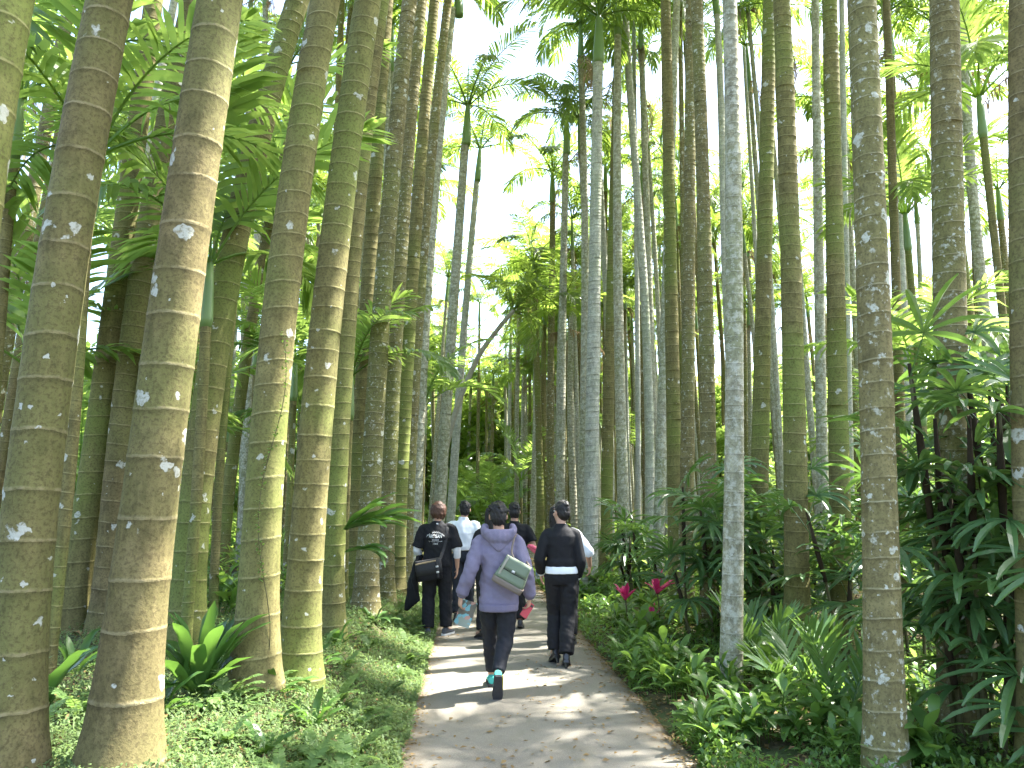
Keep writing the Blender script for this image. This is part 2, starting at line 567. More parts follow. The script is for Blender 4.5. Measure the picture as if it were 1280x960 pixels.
# ------------------------------------------------------------------ palm pieces
def frond(mb, base, az, e0, bend, L, npair, ll, lw, vee, droop, tint, rng, petiole=0.1, rw=0.022, twist=0.0, spread=(66, 32), ragged=0.12, rtint=None):
    n = 12
    P = [Vector(base)]
    Ts = []
    ca, sa = math.cos(az), math.sin(az)
    azd = 0.0
    for i in range(n + 1):
        t = i / n
        e = e0 - bend * t ** 1.25
        azt = az + twist * t * t
        T = Vector((math.cos(e) * math.cos(azt), math.cos(e) * math.sin(azt), math.sin(e)))
        Ts.append(T)
        if i < n:
            P.append(P[-1] + T * (L / n))
    mb.tube(P, [rw * (1 - 0.85 * i / n) for i in range(n + 1)], 4, tint if rtint is None else rtint, cap=False)
    vs, fs, tt = [], [], []
    for i in range(npair):
        t = petiole + (1 - petiole) * i / (npair - 1)
        q = t * n
        k = min(n - 1, int(q))
        pos = P[k].lerp(P[k + 1], q - k)
        T = Ts[k].lerp(Ts[k + 1], q - k).normalized()
        S0 = Vector((-math.sin(az + twist * t * t), math.cos(az + twist * t * t), 0))
        N = T.cross(S0) * -1
        if N.z < 0: N = -N
        u = (t - petiole) / (1 - petiole)
        prof = (0.45 + 0.55 * math.sin(math.pi * min(1, 0.12 + 0.75 * u))) * (1.0 if u < 0.8 else 1 - 1.9 * (u - 0.8))
        for s in (-1, 1):
            if rng.random() < ragged * 0.35: continue
            a = rad(spread[0] + (spread[1] - spread[0]) * u + rng.uniform(-7, 7))
            d = (T * math.cos(a) + S0 * (s * math.sin(a)) + N * (vee + rng.uniform(-0.12, 0.12))).normalized()
            l = ll * prof * rng.uniform(1 - ragged, 1 + ragged * 0.6)
            g = droop * rng.uniform(0.7, 1.35)
            d1 = (d + Vector((0, 0, -g * 0.25))).normalized()
            d2 = (d + Vector((0, 0, -g))).normalized()
            d3 = (d + Vector((0, 0, -g * 2.0))).normalized()
            p0 = pos
            p1 = p0 + d1 * (l * 0.33)
            p2 = p1 + d2 * (l * 0.37)
            p3 = p2 + d3 * (l * 0.30)
            W = (T - d * T.dot(d))
            if W.length < 1e-4: W = N
            W = (W.normalized() + N * rng.uniform(-0.45, 0.45)).normalized()
            b = len(vs)
            h = lw * rng.uniform(0.8, 1.15) * (0.75 + 0.25 * prof)
            vs += [p0 - W * h * 0.28, p0 + W * h * 0.28, p1 - W * h * 0.5, p1 + W * h * 0.5, p2 - W * h * 0.42, p2 + W * h * 0.42, p3]
            fs += [(b, b + 1, b + 3, b + 2), (b + 2, b + 3, b + 5, b + 4), (b + 4, b + 5, b + 6)]
            tt += [min(1, max(0, tint + rng.uniform(-0.12, 0.12)))] * 7
    mb.add(vs, fs, tint)
    mb.t[-len(vs):] = tt


def crown_mesh(seed, nf=11, L=2.5, ll=0.62, lw=0.045, npair=40):
    rng = random.Random(seed)
    mb = MB()
    a0 = rng.uniform(0, 6.28)
    for i in range(nf):
        age = i / (nf - 1)
        az = a0 + i * 2.399 + rng.uniform(-0.25, 0.25)
        e0 = rad(78 - 62 * age + rng.uniform(-8, 8))
        bend = rad(62 + 42 * age + rng.uniform(-14, 16))
        frond(mb, (0.05 * math.cos(az), 0.05 * math.sin(az), 0), az, e0, bend, L * rng.uniform(0.85, 1.1), npair, ll * rng.uniform(0.9, 1.1), lw,
              rng.uniform(0.05, 0.45), rng.uniform(0.25, 0.65) + 0.3 * age, min(1, max(0.0, rng.uniform(0.3, 0.8) - 0.25 * age)), rng, 0.12, 0.024, rng.uniform(-0.5, 0.5))
    # spear of the newest leaf
    mb.tube([(0, 0, -0.05), (0.02, 0.01, 0.8), (0.05, 0.0, 1.5)], [0.02, 0.016, 0.003], 5, 0.9)
    return mb.mesh("crown", M['frond'], False)


def dead_mesh(seed):
    rng = random.Random(seed)
    mb = MB()
    az = rng.uniform(0, 6.28)
    frond(mb, (0.10 * math.cos(az), 0.10 * math.sin(az), -0.9), az, rad(-20), rad(68), 1.9, 24, 0.5, 0.03, 0.0, 1.4, rng.uniform(0.2, 0.8), rng, 0.1, 0.02, 0.2, ragged=0.4)
    # old flower stalk, branched
    az += 2.0
    b = Vector((0.1 * math.cos(az), 0.1 * math.sin(az), -1.05))
    for k in range(26):
        a = az + rng.uniform(-0.6, 0.6)
        m = b + Vector((math.cos(a) * rng.uniform(0.15, 0.3), math.sin(a) * rng.uniform(0.15, 0.3), rng.uniform(-0.12, 0.05)))
        e = m + Vector((math.cos(a) * rng.uniform(0.05, 0.25), math.sin(a) * rng.uniform(0.05, 0.25), -rng.uniform(0.25, 0.6)))
        mb.tube([b, m, e], [0.009, 0.006, 0.003], 3, rng.uniform(0.5, 1.0), False)
    return mb.mesh("dead_frond", M['frond_dead'], False)


def shaft_mesh(r):
    mb = MB()
    rows = [(0, 0, -1.12, r * 0.93, r * 0.93), (0, 0, -1.06, r * 1.14, r * 1.14), (0, 0, -0.85, r * 1.12, r * 1.12), (0, 0, -0.45, r * 0.86, r * 0.86), (0, 0, -0.1, r * 0.62, r * 0.62), (0, 0, 0.1, r * 0.4, r * 0.4)]
    mb.rings(rows, 14, 2.0)
    return mb.mesh("crownshaft", M['shaft'], True)


def trunk_mesh(cx, R, H, ring, nside, rng, mat, secs=5, bend_y=0.0, lip=0.013):
    """cx(z)->x offset, R(z)->radius; ring(z)->internode length; ring scars are real lips"""
    zs = [-0.25]
    while zs[-1] < H:
        zs.append(zs[-1] + ring(zs[-1]) * rng.uniform(0.82, 1.2))
    prof = {5: ((0.0, 1 + lip), (0.05, 1 + lip * 0.9), (0.13, 1.0), (0.55, 0.99), (0.95, 0.995)), 3: ((0.0, 1 + lip), (0.12, 1.0), (0.9, 0.99))}[secs]
    vs, fs, uv = [], [], []
    sx, sy = rng.uniform(0, 100), rng.uniform(0, 100)
    rows = 0
    tilt = (rng.uniform(-0.10, 0.10), rng.uniform(-0.10, 0.10))
    for i in range(len(zs) - 1):
        z0, z1 = zs[i], zs[i + 1]
        tl = (tilt[0] + rng.uniform(-0.03, 0.03), tilt[1] + rng.uniform(-0.03, 0.03))
        swell = rng.uniform(0.995, 1.008)
        for f, m in prof:
            z = z0 + (z1 - z0) * f
            r = R(max(0, z)) * m * swell
            X = cx(z)
            for k in range(nside):
                th = 2 * math.pi * k / nside
                c, s = math.cos(th), math.sin(th)
                rr = r * (1 + 0.035 * noise.noise(Vector((c * 1.2 + sx, s * 1.2 + sy, z * 0.8))))
                vs.append((X + rr * c, bend_y * z * z + rr * s, z + r * (tl[0] * c + tl[1] * s)))
                uv.append((k / nside, i + f))
            rows += 1
    for j in range(rows - 1):
        for k in range(nside):
            k2 = (k + 1) % nside
            fs.append((j * nside + k, j * nside + k2, (j + 1) * nside + k2, (j + 1) * nside + k))
    me = bpy.data.meshes.new("trunk")
    me.from_pydata(vs, [], fs)
    me.materials.append(mat)
    ul = me.uv_layers.new(name="UVMap")
    li = np.empty(len(me.loops), dtype=np.int32)
    me.loops.foreach_get("vertex_index", li)
    ul.data.foreach_set("uv", np.array(uv, dtype=np.float32)[li].ravel())
    me.polygons.foreach_set("use_smooth", [True] * len(me.polygons))
    me.update()
    return me


CROWNS = [crown_mesh(s, nf, L) for s, nf, L in ((1, 9, 2.2), (2, 10, 2.4), (3, 8, 2.3), (4, 10, 2.3), (5, 9, 2.5))]
DEADS = [dead_mesh(s) for s in (21, 22, 23)]


def near_palm(label, pts, Y, w480, mat, H=None, group=None, ring0=0.2, taper=0.035, flare=0.5, nside=22, crown=None, base_z=None, cscale=1.0, crot=None):
    """pts: three photo points (px, py), lowest last, along the trunk axis"""
    rng = random.Random(int(pts[0][0] * 7 + Y * 100))
    W = [px_at(px, py, Y) for px, py in pts]
    (x2, z2), (x1, z1), (x0, z0) = [(p.x, p.z) for p in W]
    A = np.polyfit([z0, z1, z2], [x0, x1, x2], 2)
    ztop = z2
    sl_top = 2 * A[0] * ztop + A[1]

    def X(z):
        if z > ztop:
            return A[0] * ztop ** 2 + A[1] * ztop + A[2] + sl_top * (z - ztop)
        return A[0] * z * z + A[1] * z + A[2]
    bx = X(0.2)
    bz = gz(bx, Y)
    bx = X(bz)
    z480 = px_at(640, 480, Y).z
    px480 = px_at(640, 480, Y); tx = X(z480) / Y
    r480 = 0.95 * w480 / FPX * depth_of(Y, z480) / 2 / math.sqrt(1 + tx * tx)
    H = H or rng.uniform(10.8, 13.0)

    def R(z):
        zz = z + bz - z480
        return r480 * max(0.62, 1 - taper * zz) * (1 + flare * math.exp(-z / 0.32))

    def ring(z):
        return ring0 * max(0.5, 1.15 - 0.09 * z)
    root = empty("palm_tree", (bx, Y, bz), 0, label, "palm tree", group)
    link("trunk", trunk_mesh(lambda z: X(max(z, -0.3) + bz) - bx, R, H, ring, nside, rng, M[mat]), root)
    top = Vector((X(H + bz) - bx, 0, H))
    lean = math.atan(sl_top)
    s = link("crownshaft", shaft_mesh(R(H) * 1.02), root)
    s.location = top + Vector((math.sin(lean), 0, math.cos(lean))) * 1.0
    s.rotation_euler = (0, lean, rng.uniform(0, 6.28))
    c = link("crown", CROWNS[rng.randrange(5)] if crown is None else CROWNS[crown], root)
    c.location = s.location
    c.rotation_euler = (0, 0, rng.uniform(0, 6.28) if crot is None else crot)
    c.scale = (cscale,) * 3
    return root


# ------------------------------------------------------------------ palms one can tell apart: left of the path
GL, GR = "palms lining the left bank", "palms lining the right side"
near_palm("trunk cut off by the upper left corner of the view, closest of all", [(6, 0), (-62, 480), (-95, 960)], 3.0, 92, 'bark_olive', 11.5, GL)
near_palm("thick brown left foreground trunk with a sunlit right edge", [(137, 0), (57, 480), (8, 975)], 3.85, 74, 'bark_brown', 12.0, GL, 0.25)
near_palm("thickest brown trunk with white lichen blotches and flared foot in the left foreground", [(275, 0), (206, 480), (149, 965)], 3.95, 73, 'bark_brown', 12.2, GL, 0.26, flare=0.62)
near_palm("leaning trunk directly behind the big nest fern on the left bank", [(372, 0), (270, 430), (232, 795)], 7.4, 40, 'bark_olive', 12.5, GL, 0.22)
near_palm("ringed trunk with a thin vine climbing it, beside the big nest fern", [(407, 0), (341, 480), (318, 878)], 5.55, 49, 'bark_olive', 11.8, GL, 0.21)
near_palm("sunlit buff ringed trunk right of the vine-clad one on the left bank", [(460, 0), (400, 480), (373, 855)], 6.05, 43, 'bark_olive', 12.4, GL, 0.2)
near_palm("narrow brown trunk from which the strap-leaved fern grows", [(476, 0), (427, 480), (413, 790)], 8.0, 29, 'bark_olive', 12.0, GL, 0.19)
near_palm("pale ringed trunk with swollen foot seen behind the strap-leaved fern", [(512, 0), (471, 480), (457, 765)], 10.0, 26, 'bark_spotted', 12.4, GL, 0.17, 0.03, 0.55)
near_palm("slim brown trunk standing back between the fern-bearing trunk and its pale neighbour", [(480, 60), (453, 500), (442, 735)], 11.0, 22, 'bark_olive', 12.0, GL, 0.17)
near_palm("first slim trunk right of the pale one with the swollen foot", [(527, 0), (488, 540), (480, 740)], 11.6, 21, 'bark_spotted', 12.3, GL, 0.16, nside=16)
near_palm("second slim trunk right of the pale one with the swollen foot", [(543, 0), (506, 500), (495, 728)], 12.7, 19, 'bark_olive', 12.0, GL, 0.15, nside=16)
near_palm("third slim trunk right of the pale one, left of the messenger bag carrier", [(560, 0), (516, 500), (506, 716)], 14.0, 17, 'bark_spotted', 12.6, GL, 0.15, nside=16)
near_palm("greyish slim trunk just above the jacket on the brown-haired walker's arm", [(556, 100), (528, 450), (517, 700)], 15.3, 16, 'bark_pale', 12.2, GL, 0.15, nside=16)
near_palm("pale slim trunk rising behind the brown-haired walker's head", [(577, 240), (562, 450), (548, 650)], 18, 14, 'bark_pale', 10.6, GL, 0.15, nside=14, crown=1)
near_palm("thin pale trunk leaning right, farthest of the left row over the walkers", [(594, 250), (577, 450), (564, 640)], 22, 10, 'bark_grey', 11.5, GL, 0.15, nside=12)
near_palm("tan trunk behind the thick sunlit-edged one at the left, lit down its face", [(192, 0), (130, 480), (88, 785)], 8.0, 34, 'bark_olive', 12.1, "palms deeper in the left grove", 0.2)
near_palm("dark trunk in shade between the two thick left foreground trunks", [(240, 0), (172, 380), (143, 640)], 7.9, 36, 'bark_brown', 12.1, "palms deeper in the left grove", 0.19)
near_palm("thin pale trunk high between the two thick left foreground trunks", [(218, 0), (190, 150), (110, 640)], 14, 16, 'bark_grey', 12.4, "palms deeper in the left grove", 0.17, nside=14)
near_palm("slender tan trunk seen between the leaning trunk and the vine-clad one", [(352, 200), (300, 500), (283, 640)], 13, 16, 'bark_olive', 11.2, "palms deeper in the left grove", 0.16, nside=14)
near_palm("tan trunk at the left edge behind the corner trunk", [(88, 0), (0, 470), (-40, 700)], 9.0, 24, 'bark_spotted', 12.0, "palms deeper in the left grove", 0.16)
near_palm("slim dark trunk at the left edge beside the tan one", [(95, 60), (22, 450), (-15, 690)], 11.5, 15, 'bark_brown', 11.8, "palms deeper in the left grove", 0.16, nside=14)

# right of the path
near_palm("big olive trunk with scattered white spots at the right foreground", [(1077, 0), (1095, 480), (1107, 975)], 4.8, 47, 'bark_spotted', 12.0, GR, 0.17, 0.03, 0.35)
near_palm("spotted trunk rising out of the dark fan palm clump on the right", [(1180, 0), (1189, 480), (1198, 930)], 5.6, 47, 'bark_spotted', 12.2, GR, 0.15, 0.02, 0.3)
near_palm("trunk cut off by the right edge of the view", [(1279, 0), (1285, 480), (1302, 975)], 4.7, 48, 'bark_brown', 12.0, GR, 0.19)
near_palm("olive ringed trunk behind and left of the big spotted right foreground trunk", [(977, 0), (992, 480), (997, 820)], 8.2, 30, 'bark_olive', 12.5, GR, 0.17)
near_palm("olive ringed trunk just left of the big spotted right foreground trunk", [(1037, 0), (1047, 480), (1053, 810)], 8.6, 27, 'bark_olive', 12.3, GR, 0.16)
near_palm("pale lichen-coated trunk standing alone at the right path edge", [(912, 0), (918, 480), (913, 872)], 6.75, 25, 'bark_pale', 12.4, GR, 0.14, 0.045, 0.25)
near_palm("olive trunk behind and right of the pale lichen-coated one", [(962, 0), (952, 480), (945, 780)], 9.6, 23, 'bark_olive', 12.2, GR, 0.16)
near_palm("mottled trunk above the mid fan palm, first left of the pale lichen-coated one", [(871, 0), (883, 420), (887, 745)], 10.0, 21, 'bark_spotted', 12.0, GR, 0.15, nside=18)
near_palm("second trunk left of the pale lichen-coated one, mottled grey", [(863, 0), (860, 480), (857, 730)], 11.2, 18, 'bark_spotted', 12.4, GR, 0.15, nside=18)
near_palm("greenish trunk above the pink-leaved plants", [(832, 0), (841, 480), (846, 730)], 11.8, 19, 'bark_olive', 12.1, GR, 0.15, nside=18)
near_palm("thin grey trunk just left of the greenish one above the pink plants", [(846, 0), (829, 480), (822, 710)], 14.2, 14, 'bark_pale', 12.3, GR, 0.15, nside=14)
near_palm("smooth pale trunk right of the black-suited woman, its crown at the top of the view", [(748, 60), (741, 480), (737, 742)], 15, 18, 'bark_grey', 11.0, GR, 0.15, 0.03, 0.15, nside=16, crown=0)
near_palm("slim pale trunk with a sunlit edge, second right of the black-suited woman", [(773, 0), (775, 480), (783, 728)], 16, 14, 'bark_pale', 12.3, GR, 0.14, nside=14, crown=2)
near_palm("tan trunk between the two pale ones right of the black-suited woman", [(768, 200), (760, 550), (757, 720)], 17, 14, 'bark_olive', 12.3, GR, 0.15, nside=14)
near_palm("thin pale trunk showing behind the two olive ringed right trunks", [(1019, 0), (1026, 480), (1030, 700)], 13, 15, 'bark_pale', 12.6, GR, 0.15, nside=14)
near_palm("thin whitish trunk touching the right side of the olive one", [(1052, 0), (1060, 480), (1064, 700)], 14, 11, 'bark_grey', 12.6, GR, 0.15, nside=14)
near_palm("slim dark trunk touching the right side of the big spotted foreground trunk", [(1108, 0), (1122, 420), (1130, 700)], 10.5, 14, 'bark_brown', 12.0, GR, 0.16, nside=14)
near_palm("thin pale trunk between the big spotted one and the trunk in the fan palms", [(1110, 75), (1132, 430), (1140, 680)], 15, 11, 'bark_grey', 12.6, GR, 0.15, nside=14)
near_palm("tall thin palm with its crown against the white sky right of the gap", [(705, 300), (702, 480), (700, 690)], 19, 11, 'bark_pale', 10.9, GR, 0.15, nside=12, crown=3, cscale=0.8)

# leaning bent trunk over the far end of the path
def bent_palm():
    Y = 20.0
    P = [px_at(*q, Y) for q in ((549, 640), (556, 570), (571, 510), (597, 448), (622, 412), (642, 388))]
    bx, bz = P[0].x, gz(P[0].x, Y)
    root = empty("palm_tree", (bx, Y, bz), 0, "thin bent trunk leaning right across the far end of the path", "palm tree", None)
    zz = [bz - 0.2] + [p.z for p in P]
    xx = [bx - 0.05] + [p.x for p in P]
    mb = MB()
    pts = []
    for i in range(61):
        t = i / 60 * (len(P) - 1)
        k = min(len(P) - 2, int(t)); f = t - k
        p0, p1, p2, p3 = P[max(0, k - 1)], P[k], P[k + 1], P[min(len(P) - 1, k + 2)]
        q = 0.5 * ((2 * p1) + (p2 - p0) * f + (2 * p0 - 5 * p1 + 4 * p2 - p3) * f * f + (3 * p1 - p0 - 3 * p2 + p3) * f ** 3)
        pts.append(q - Vector((bx, Y, bz)))
    pts[0].z = -0.2
    mb.tube(pts, [0.085 - 0.03 * i / 60 for i in range(61)], 10)
    mb.build("trunk", M['bark_plain'], root)
    c = link("crown", CROWNS[2], root)
    c.location = pts[-1]
    c.scale = (0.75,) * 3
    c.rotation_euler = (0, 0.7, 0.4)


M['bark_plain'] = plain_mat("bark plain", (0.27, 0.25, 0.185), 0.8, 0.2, 14, 0.45)
bent_palm()

# ------------------------------------------------------------------ the rest of the grove: copies of a few palms
PROTO = []
for k, (mat, H, r) in enumerate((('bark_pale', 11.6, 0.112), ('bark_spotted', 11.0, 0.118), ('bark_grey', 12.2, 0.10), ('bark_olive', 10.8, 0.115), ('bark_pale', 10.2, 0.10), ('bark_spotted', 12.0, 0.105))):
    rng = random.Random(300 + k)
    a, ph = rng.uniform(0.03, 0.14), rng.uniform(0, 6.28)
    root = empty("palm_tree", (0, 0, 0), 0, "x", "palm tree")
    fx = lambda z, a=a, ph=ph: a * math.sin(z * 0.35 + ph) - a * math.sin(ph)
    link("trunk", trunk_mesh(fx, lambda z, r=r: r * (1.08 - 0.028 * z) * (1 + 0.45 * math.exp(-z / 0.3)), H,
                             lambda z: 0.155 * max(0.6, 1.1 - 0.06 * z), 12, rng, M[mat], 3, 0.0, 0.05), root)
    s = link("crownshaft", shaft_mesh(r * 0.78), root)
    s.location = (fx(H), 0, H + 1.0)
    c = link("crown", CROWNS[k % 5], root)
    c.location = s.location
    if k in (0, 1, 3, 4):
        d = link("dead_frond", DEADS[k % 3], root)
        d.location = s.location
    PROTO.append(root)

USED = [(o.location.x, o.location.y) for o in scene.objects if o.type == 'EMPTY' and o.name.startswith("palm_tree") and o not in PROTO]
ZONES = {
    'LR': ("slender palm in the far row along the left of the path", "palms of the far left row"),
    'RR': ("slender palm in the far row along the right of the path", "palms of the far right row"),
    'LG': ("slender palm deep inside the grove on the left", "palms deep in the left grove"),
    'RG': ("slender palm deep inside the grove on the right", "palms deep in the right grove"),  # also carried by the unseen palms added for foreground shade
    'END': ("small distant palm closing off the far end of the path", "palms at the far end of the path"),
}
first_use = [True] * len(PROTO)


def put_palm(x, y, zone, sc=1.0, tilt=0.025, thin=1.0):
    if zone in ('LR', 'RR'): sc *= RNG.choice((0.70, 0.78, 0.86)) if (abs(x / y) < 0.085 and y > 17.5) else 1.25 if y < 21 else RNG.choice((0.78, 0.88, 0.98))
    elif y > 24: sc *= RNG.choice((0.8, 0.95, 1.05))
    k = RNG.randrange(len(PROTO))
    if first_use[k]:
        o = PROTO[k]; first_use[k] = False
    else:
        o = copy_tree(PROTO[k])
    o.location = (x, y, gz(x, y) - 0.02)
    o.rotation_euler = (RNG.gauss(0, tilt), RNG.gauss(0, tilt), RNG.uniform(0, 6.28))
    sc *= RNG.uniform(0.84, 1.12)
    o.scale = (thin * RNG.uniform(0.85, 1.1),) * 2 + (sc,)
    tag(o, ZONES[zone][0], "palm tree", ZONES[zone][1])
    USED.append((x, y))
    return o


def free(x, y, r):
    if abs(x - xc(y)) < 1.35: return False
    return all((x - a) ** 2 + (y - b) ** 2 > r * r for a, b in USED)


def in_view(x, y, margin=0.0):
    return y > 0.5 and abs(x) / y < 0.70 + margin


# the close-set slim trunks right of the walkers
for px, Y, th in ((652, 26.5, 1.15), (664, 25, 1.1), (676, 23.4, 1.15), (689, 21.8, 1.1), (701, 20.4, 1.1), (713, 19.3, 1.05), (726, 18.2, 1.1), (797, 15.6, 1.0), (808, 17.2, 1.0), (819, 18.6, 1.05), (668, 30, 1.1), (683, 28.5, 1.1), (706, 26, 1.1), (718, 24, 1.1), (646, 29, 1.0), (656, 33, 1.0), (637, 37, 1.0), (629, 42, 1.0), (645, 40, 0.95), (619, 46, 1.0), (608, 43, 0.95), (598, 39, 0.9), (589, 45, 0.95), (614, 38, 0.85)):
    x = px_at(px, 600, Y).x
    if free(x, Y, 0.5): put_palm(x, Y, 'RR', tilt=0.012, thin=th * 0.95)
# rows along the path
y = 16.5
while y < 46:
    for side, z in ((-1, 'LR'), (1, 'RR')):
        yy = y + RNG.uniform(-0.4, 0.4)
        e = RNG.uniform(0.75, 1.15) + (0.2 if side < 0 else 0.0)
        x = xrow(yy) + side * (1.02 + e)
        if free(x, yy, 0.9): put_palm(x, yy, z, thin=0.88)
        yy = y + RNG.uniform(0.2, 1.0)
        x = xrow(yy) + side * (1.02 + e + RNG.uniform(1.1, 1.7))
        if free(x, yy, 0.9): put_palm(x, yy, z, thin=0.88)
    y += 1.75


# deeper groves
def scatter(side, n, x0, x1, y0, y1, rmin, zone, thin=0.95):
    c = 0
    for _ in range(n * 40):
        yy = RNG.uniform(y0, y1)
        x = xrow(yy) + side * RNG.uniform(x0, x1)
        if not free(x, yy, rmin): continue
        if not in_view(x, yy, 0.12): continue
        put_palm(x, yy, zone, thin=thin)
        c += 1
        if c >= n: break


scatter(1, 96, 1.9, 8.5, 16, 42, 0.62, 'RR', 0.66)
scatter(1, 44, 3.6, 17, 13.5, 42, 1.45, 'RG')
scatter(-1, 30, 2.0, 7, 15, 40, 0.8, 'LR', 0.78)
scatter(-1, 42, 3.4, 16, 12.0, 40, 1.45, 'LG')
# unseen palms out of view on the right, added to shade the foreground
for (x, y) in ((5.2, 2.2), (7.4, 5.6), (7.9, 8.9), (8.8, 7.2), (9.6, 3.0), (8.2, 0.3), (12.0, 7.4), (9.8, 11.8)):
    if free(x, y, 0.8):
        put_palm(x, y, 'RG' if x > 0 else 'LG')
# end of the path, where it bends away
for i in range(44):
    yy = RNG.uniform(36, 58)
    x = xrow(yy) + RNG.uniform(-9, 7)
    if free(x, yy, 0.9):
        put_palm(x, yy, 'END', RNG.uniform(0.7, 1.1), thin=0.95)
# ------------------------------------------------------------------ young palms under the canopy
def young_crown(seed, nf=9, L=1.9, ll=0.58, lw=0.06, npair=24):
    rng = random.Random(seed)
    mb = MB()
    a0 = rng.uniform(0, 6.28)
    for i in range(nf):
        age = i / (nf - 1)
        az = a0 + i * 2.399 + rng.uniform(-0.3, 0.3)
        frond(mb, (0.03 * math.cos(az), 0.03 * math.sin(az), 0), az, rad(82 - 52 * age + rng.uniform(-8, 8)), rad(58 + 34 * age + rng.uniform(-12, 12)), L * rng.uniform(0.8, 1.15), npair,
              ll * rng.uniform(0.9, 1.1), lw, rng.uniform(0.0, 0.25), rng.uniform(0.15, 0.45), rng.uniform(0.1, 0.9), rng, 0.22, 0.016, rng.uniform(-0.5, 0.5), (62, 30))
    return mb.mesh("crown", M['frond_young'], False)


YC = [young_crown(s, nf, L, ll, lw) for s, nf, L, ll, lw in ((51, 9, 1.8, 0.55, 0.055), (52, 8, 2.1, 0.6, 0.06), (53, 10, 1.6, 0.5, 0.05), (54, 7, 1.9, 0.65, 0.075))]
yp_trunks = {}


def young_palm(x, y, h, label, group, sc=1.0, k=None, rz=None):
    k = RNG.randrange(4) if k is None else k
    z = gz(x, y) - 0.03
    o = empty("young_palm", (x, y, z), RNG.uniform(0, 6.28) if rz is None else rz, label, "young palm", group)
    hk = round(h * 2) / 2
    if hk > 0.3:
        if hk not in yp_trunks:
            rng = random.Random(int(hk * 10))
            yp_trunks[hk] = trunk_mesh(lambda zz: 0.03 * math.sin(zz), lambda zz: 0.05 * (1 + 0.5 * math.exp(-zz / 0.2)), hk + 0.05, lambda zz: 0.13, 10, rng, M['bark_olive'], 3)
        link("trunk", yp_trunks[hk], o)
        s = link("crownshaft", YSHAFT, o)
        s.location = (0.03 * math.sin(hk), 0, hk + 0.55)
        zc = hk + 0.6
    else:
        zc = 0.05
    c = link("crown", YC[k], o)
    c.location = (0.03 * math.sin(hk) if hk > 0.3 else 0, 0, zc)
    c.scale = (sc,) * 3
    return o


_mb = MB()
_mb.rings([(0, 0, -0.58, 0.05, 0.05), (0, 0, -0.5, 0.062, 0.062), (0, 0, -0.2, 0.05, 0.05), (0, 0, 0.08, 0.03, 0.03)], 10, 2.0)
YSHAFT = _mb.mesh("crownshaft", M['shaft'])

YL, YR = "young palms in the left understory", "young palms in the right understory"
# near ones, placed where the photo shows their fronds (px, py of the crown's heart, Y)
for px, py, Y, sc, label in (
        (118, 190, 5.8, 1.0, "young palm with broad bright fronds between the two leftmost foreground trunks"),
        (262, 330, 7.0, 1.0, "young palm with drooping fronds behind the thickest left trunk"),
        (30, 120, 6.8, 1.1, "young palm with sunlit fronds by the upper left corner trunk"),
        (40, 470, 7.4, 0.9, "young palm low behind the corner trunk at the left edge"),
        (300, 210, 9.0, 1.1, "tall young palm between the thickest left trunk and the leaning trunk"),
        (440, 470, 10.5, 0.9, "young palm showing behind the strap-leaved fern's trunk"),
        (530, 500, 16.0, 1.0, "pale-fronded young palm behind the slim trunks above the bag carrier"),
        (200, 560, 9.0, 0.8, "small young palm in the shade behind the thickest left trunk")):
    p = px_at(px, py, Y)
    young_palm(p.x, Y, max(0.2, p.z - gz(p.x, Y) - 0.6), label, YL, sc)
for px, py, Y, sc, label in (
        (1225, 130, 9.8, 1.1, "young palm with long arching fronds at the upper right edge"),
        (1130, 250, 11.5, 1.0, "young palm with bright fronds between the two big spotted right trunks"),
        (1145, 470, 9.0, 0.9, "low young palm left of the dark fan palm clump")):
    p = px_at(px, py, Y)
    young_palm(p.x, Y, max(0.2, p.z - gz(p.x, Y) - 0.6), label, YR, sc)
# filler under the groves
n = 0
while n < 34:
    yy = RNG.uniform(9.5, 34); x = xc(yy) - RNG.uniform(3.0, 13)
    if not in_view(x, yy, 0.05) or not free(x, yy, 0.55): continue
    young_palm(x, yy, RNG.choice((0.2, 0.6, 1.2, 2.0, 3.0, 4.2, 5.2)), "young palm with green fronds deep in the left grove's shade", "young palms deep in the left grove", RNG.uniform(0.8, 1.2))
    USED.append((x, yy)); n += 1
n = 0
while n < 28:
    yy = RNG.uniform(12, 34); x = xrow(yy) + RNG.uniform(3.8, 14)
    if yy < 19 and x < 7.5: continue
    if not in_view(x, yy, 0.05) or not free(x, yy, 0.55): continue
    young_palm(x, yy, RNG.choice((0.2, 0.5, 1.0, 1.8, 3.0, 4.0, 5.0)), "young palm with green fronds deep in the right grove's shade", "young palms deep in the right grove", RNG.uniform(0.8, 1.2))
    USED.append((x, yy)); n += 1
# bright thicket where the path bends out of sight
n = 0
while n < 24:
    yy = RNG.uniform(27, 44); x = xrow(yy) + RNG.uniform(-2.4, 1.8)
    if abs(x - xc(yy)) < 1.5: continue
    if not free(x, yy, 0.5): continue
    young_palm(x, yy, RNG.choice((0.2, 0.3, 0.5, 1.0, 2.0)), "sunlit young palm in the thicket where the path bends away", "young palms at the far bend", RNG.uniform(0.9, 1.3))
    USED.append((x, yy)); n += 1


